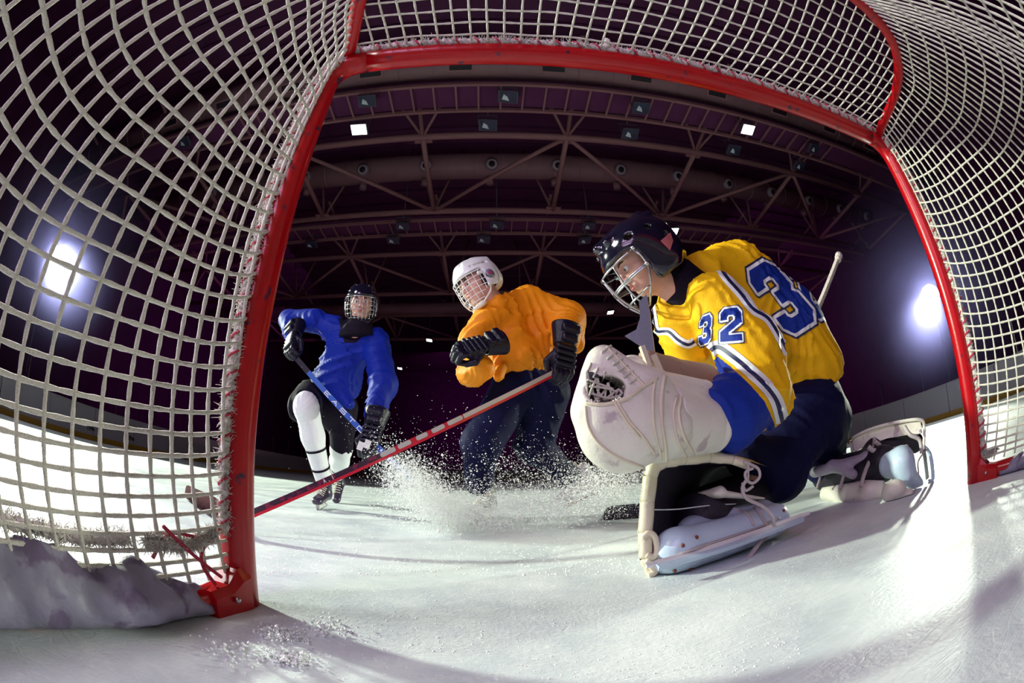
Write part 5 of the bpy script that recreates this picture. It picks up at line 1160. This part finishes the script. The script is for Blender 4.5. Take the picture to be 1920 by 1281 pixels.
# ================================================================== SNOW
def octs(C, R):
    ico = np.array([(0, 0, 1), (1, 0, 0), (0, 1, 0), (-1, 0, 0), (0, -1, 0), (0, 0, -1)], float); fa = np.array([(0, 1, 2), (0, 2, 3), (0, 3, 4), (0, 4, 1), (5, 2, 1), (5, 3, 2), (5, 4, 3), (5, 1, 4)])
    n = len(C); sc = rng.uniform(.6, 1.3, (n, 1, 3)); v = (C[:, None]+ico[None]*R[:, None, None]*sc).reshape(-1, 3); f = (6*np.arange(n)[:, None, None]+fa[None]).reshape(-1, 3); return v, f
def spray(name, label, pts, rad, loc):
    v, f = octs(pts, rad); o = link(name, npmesh(v, f), 'snow', None, smooth=False, loc=loc); tag(o, label, 'snow', kind='stuff'); return o
def pxcloud(n, cx, cy, sx, sy, Y0, Y1, rot=0.0):
    a = rng.normal(0, 1, (n, 2)); x = a[:, 0]*sx; y = a[:, 1]*sy; c, s = math.cos(rot), math.sin(rot); X = cx+x*c-y*s; Yp = cy+x*s+y*c; Yd = rng.uniform(Y0, Y1, n)
    q = np.array([P(min(max(i, 5), 1915), min(max(j, 5), 1270), k) for i, j, k in zip(X, Yp, Yd)]); q[:, 2] = np.abs(q[:, 2]); return q
A = [pxcloud(10000, 850, 962, 62, 22, 1.15, 1.7, .15), pxcloud(16000, 795, 925, 52, 22, 1.1, 1.6, .75), pxcloud(7000, 960, 950, 75, 22, 1.2, 1.8), pxcloud(10000, 1060, 945, 70, 24, 1.2, 1.8), pxcloud(9000, 1140, 905, 48, 24, 1.0, 1.6, -.3), pxcloud(1500, 930, 900, 110, 26, 1.2, 1.7), pxcloud(1200, 1010, 865, 120, 22, 1.2, 1.7), pxcloud(500, 900, 830, 150, 50, 1.2, 1.7), pxcloud(900, 745, 905, 22, 26, 1.2, 1.5, .5)]
pts = np.concatenate(A); rad = .0013+.0030*rng.random(len(pts))**4; rad[rng.random(len(pts)) < .02] *= 1.9
spray('snow_spray', 'white spray of ice snow thrown up at the skates of the orange player', pts, rad, (.4, 1.5, 0))
# clumps of scraped snow on the ice close to the camera
def clump(cx, cy, n, s, label):
    c = G(cx, cy); q = c+rng.normal(0, 1, (n, 3))*V(s, s*.7, s*.28); q[:, 2] = np.abs(q[:, 2])*.8; r = rng.uniform(.0010, .0048, n)*(1-.5*np.minimum(1, np.hypot(q[:, 0]-c[0], q[:, 1]-c[1])/(2.2*s)))
    spray('snow_clump', label, q, r, tuple(c))
clump(520, 1192, 500, .022, 'small heap of loose snow on the ice just right of the left post foot'); clump(545, 1238, 380, .018, 'small heap of loose snow nearest the lower edge below the post foot')
clump(612, 1180, 160, .030, 'thin scatter of snow crumbs right of the post foot heap'); clump(440, 1228, 120, .03, 'thin scatter of snow crumbs under the canvas skirt')
clump(780, 940, 420, .05, 'low ridge of snow left of the spray')
n = 5200; X = rng.uniform(480, 1500, n); Yp = rng.uniform(985, 1275, n); q = np.array([G(a, b) for a, b in zip(X, Yp)]); spray('snow_dust', 'fine snow dust and crumbs scattered over the ice in the goal mouth', q, .0005+.0016*rng.random(n)**4, (.7, .4, 0))
n = 4200; X = rng.uniform(490, 1200, n); Yp = rng.uniform(955, 1080, n); q = np.array([G(a, b) for a, b in zip(X, Yp)]); spray('snow_dust', 'fine snow dust on the ice beyond the goal line under the red stick', q, .0012+.0030*rng.random(n)**4, (.2, 1.2, 0))

# ================================================================== small things far off
d = ray(666, 862); t = (40-CAM[1])/d[1]; fx = CAM[0]+d[0]*t
far = thing('person', 'tiny distant skater in dark red standing by the far boards behind the blue player', 'person', (fx, 40, 0))
def farf(p):
    o = V(fx, 40, 0); d_ = cap(p, o+V(0, 0, 1.0), o+V(.03, 0, 1.38), .17, .19)
    for s in (-1, 1): d_ = smin(d_, cap(p, o+V(s*.10, 0, .9), o+V(s*.14, 0, .10), .11, .07), .05); d_ = smin(d_, cap(p, o+V(s*.2, 0, 1.38), o+V(s*.36, -.1, 1.0), .08, .06), .04)
    return smin(d_, ell(p, o+V(.03, 0, 1.66), (.12, .13, .14)), .04)
mat('cloth_red', (.20, .01, .02), .7)
sdf_part('body', farf, (fx-.6, 39.6, -.02), (fx+.6, 40.4, 1.9), .04, 'cloth_red', far)
wl = bpy.data.objects['wall_left']
for px_, py_ in ((170, 804), (246, 823)):
    d = ray(px_, py_); c = CAM+(XL+.045-CAM[0])/d[0]*d; m_ = MB()
    for k in range(3): m_.tube(spline([c+V(0, -.13+.13*k, -.07), c+V(0, -.16+.13*k, .05), c+V(0, -.08+.13*k, .09-.05*k), c+V(0, -.04+.13*k, -.03)], 4), .022, 5)
    o = m_.build('board_mark', 'vent_black', wl, kind='stuff')
hs = [o for o in bpy.data.objects if o.name.startswith('helmet') and o.parent == orange][0]
m_ = MB(); m_.box((-.1115, -.010, 0), (.002, .022, .014)); to_world(m_, Ro, Ho, 1.04).build('ear_sticker', 'lace_red', hs, smooth=False)
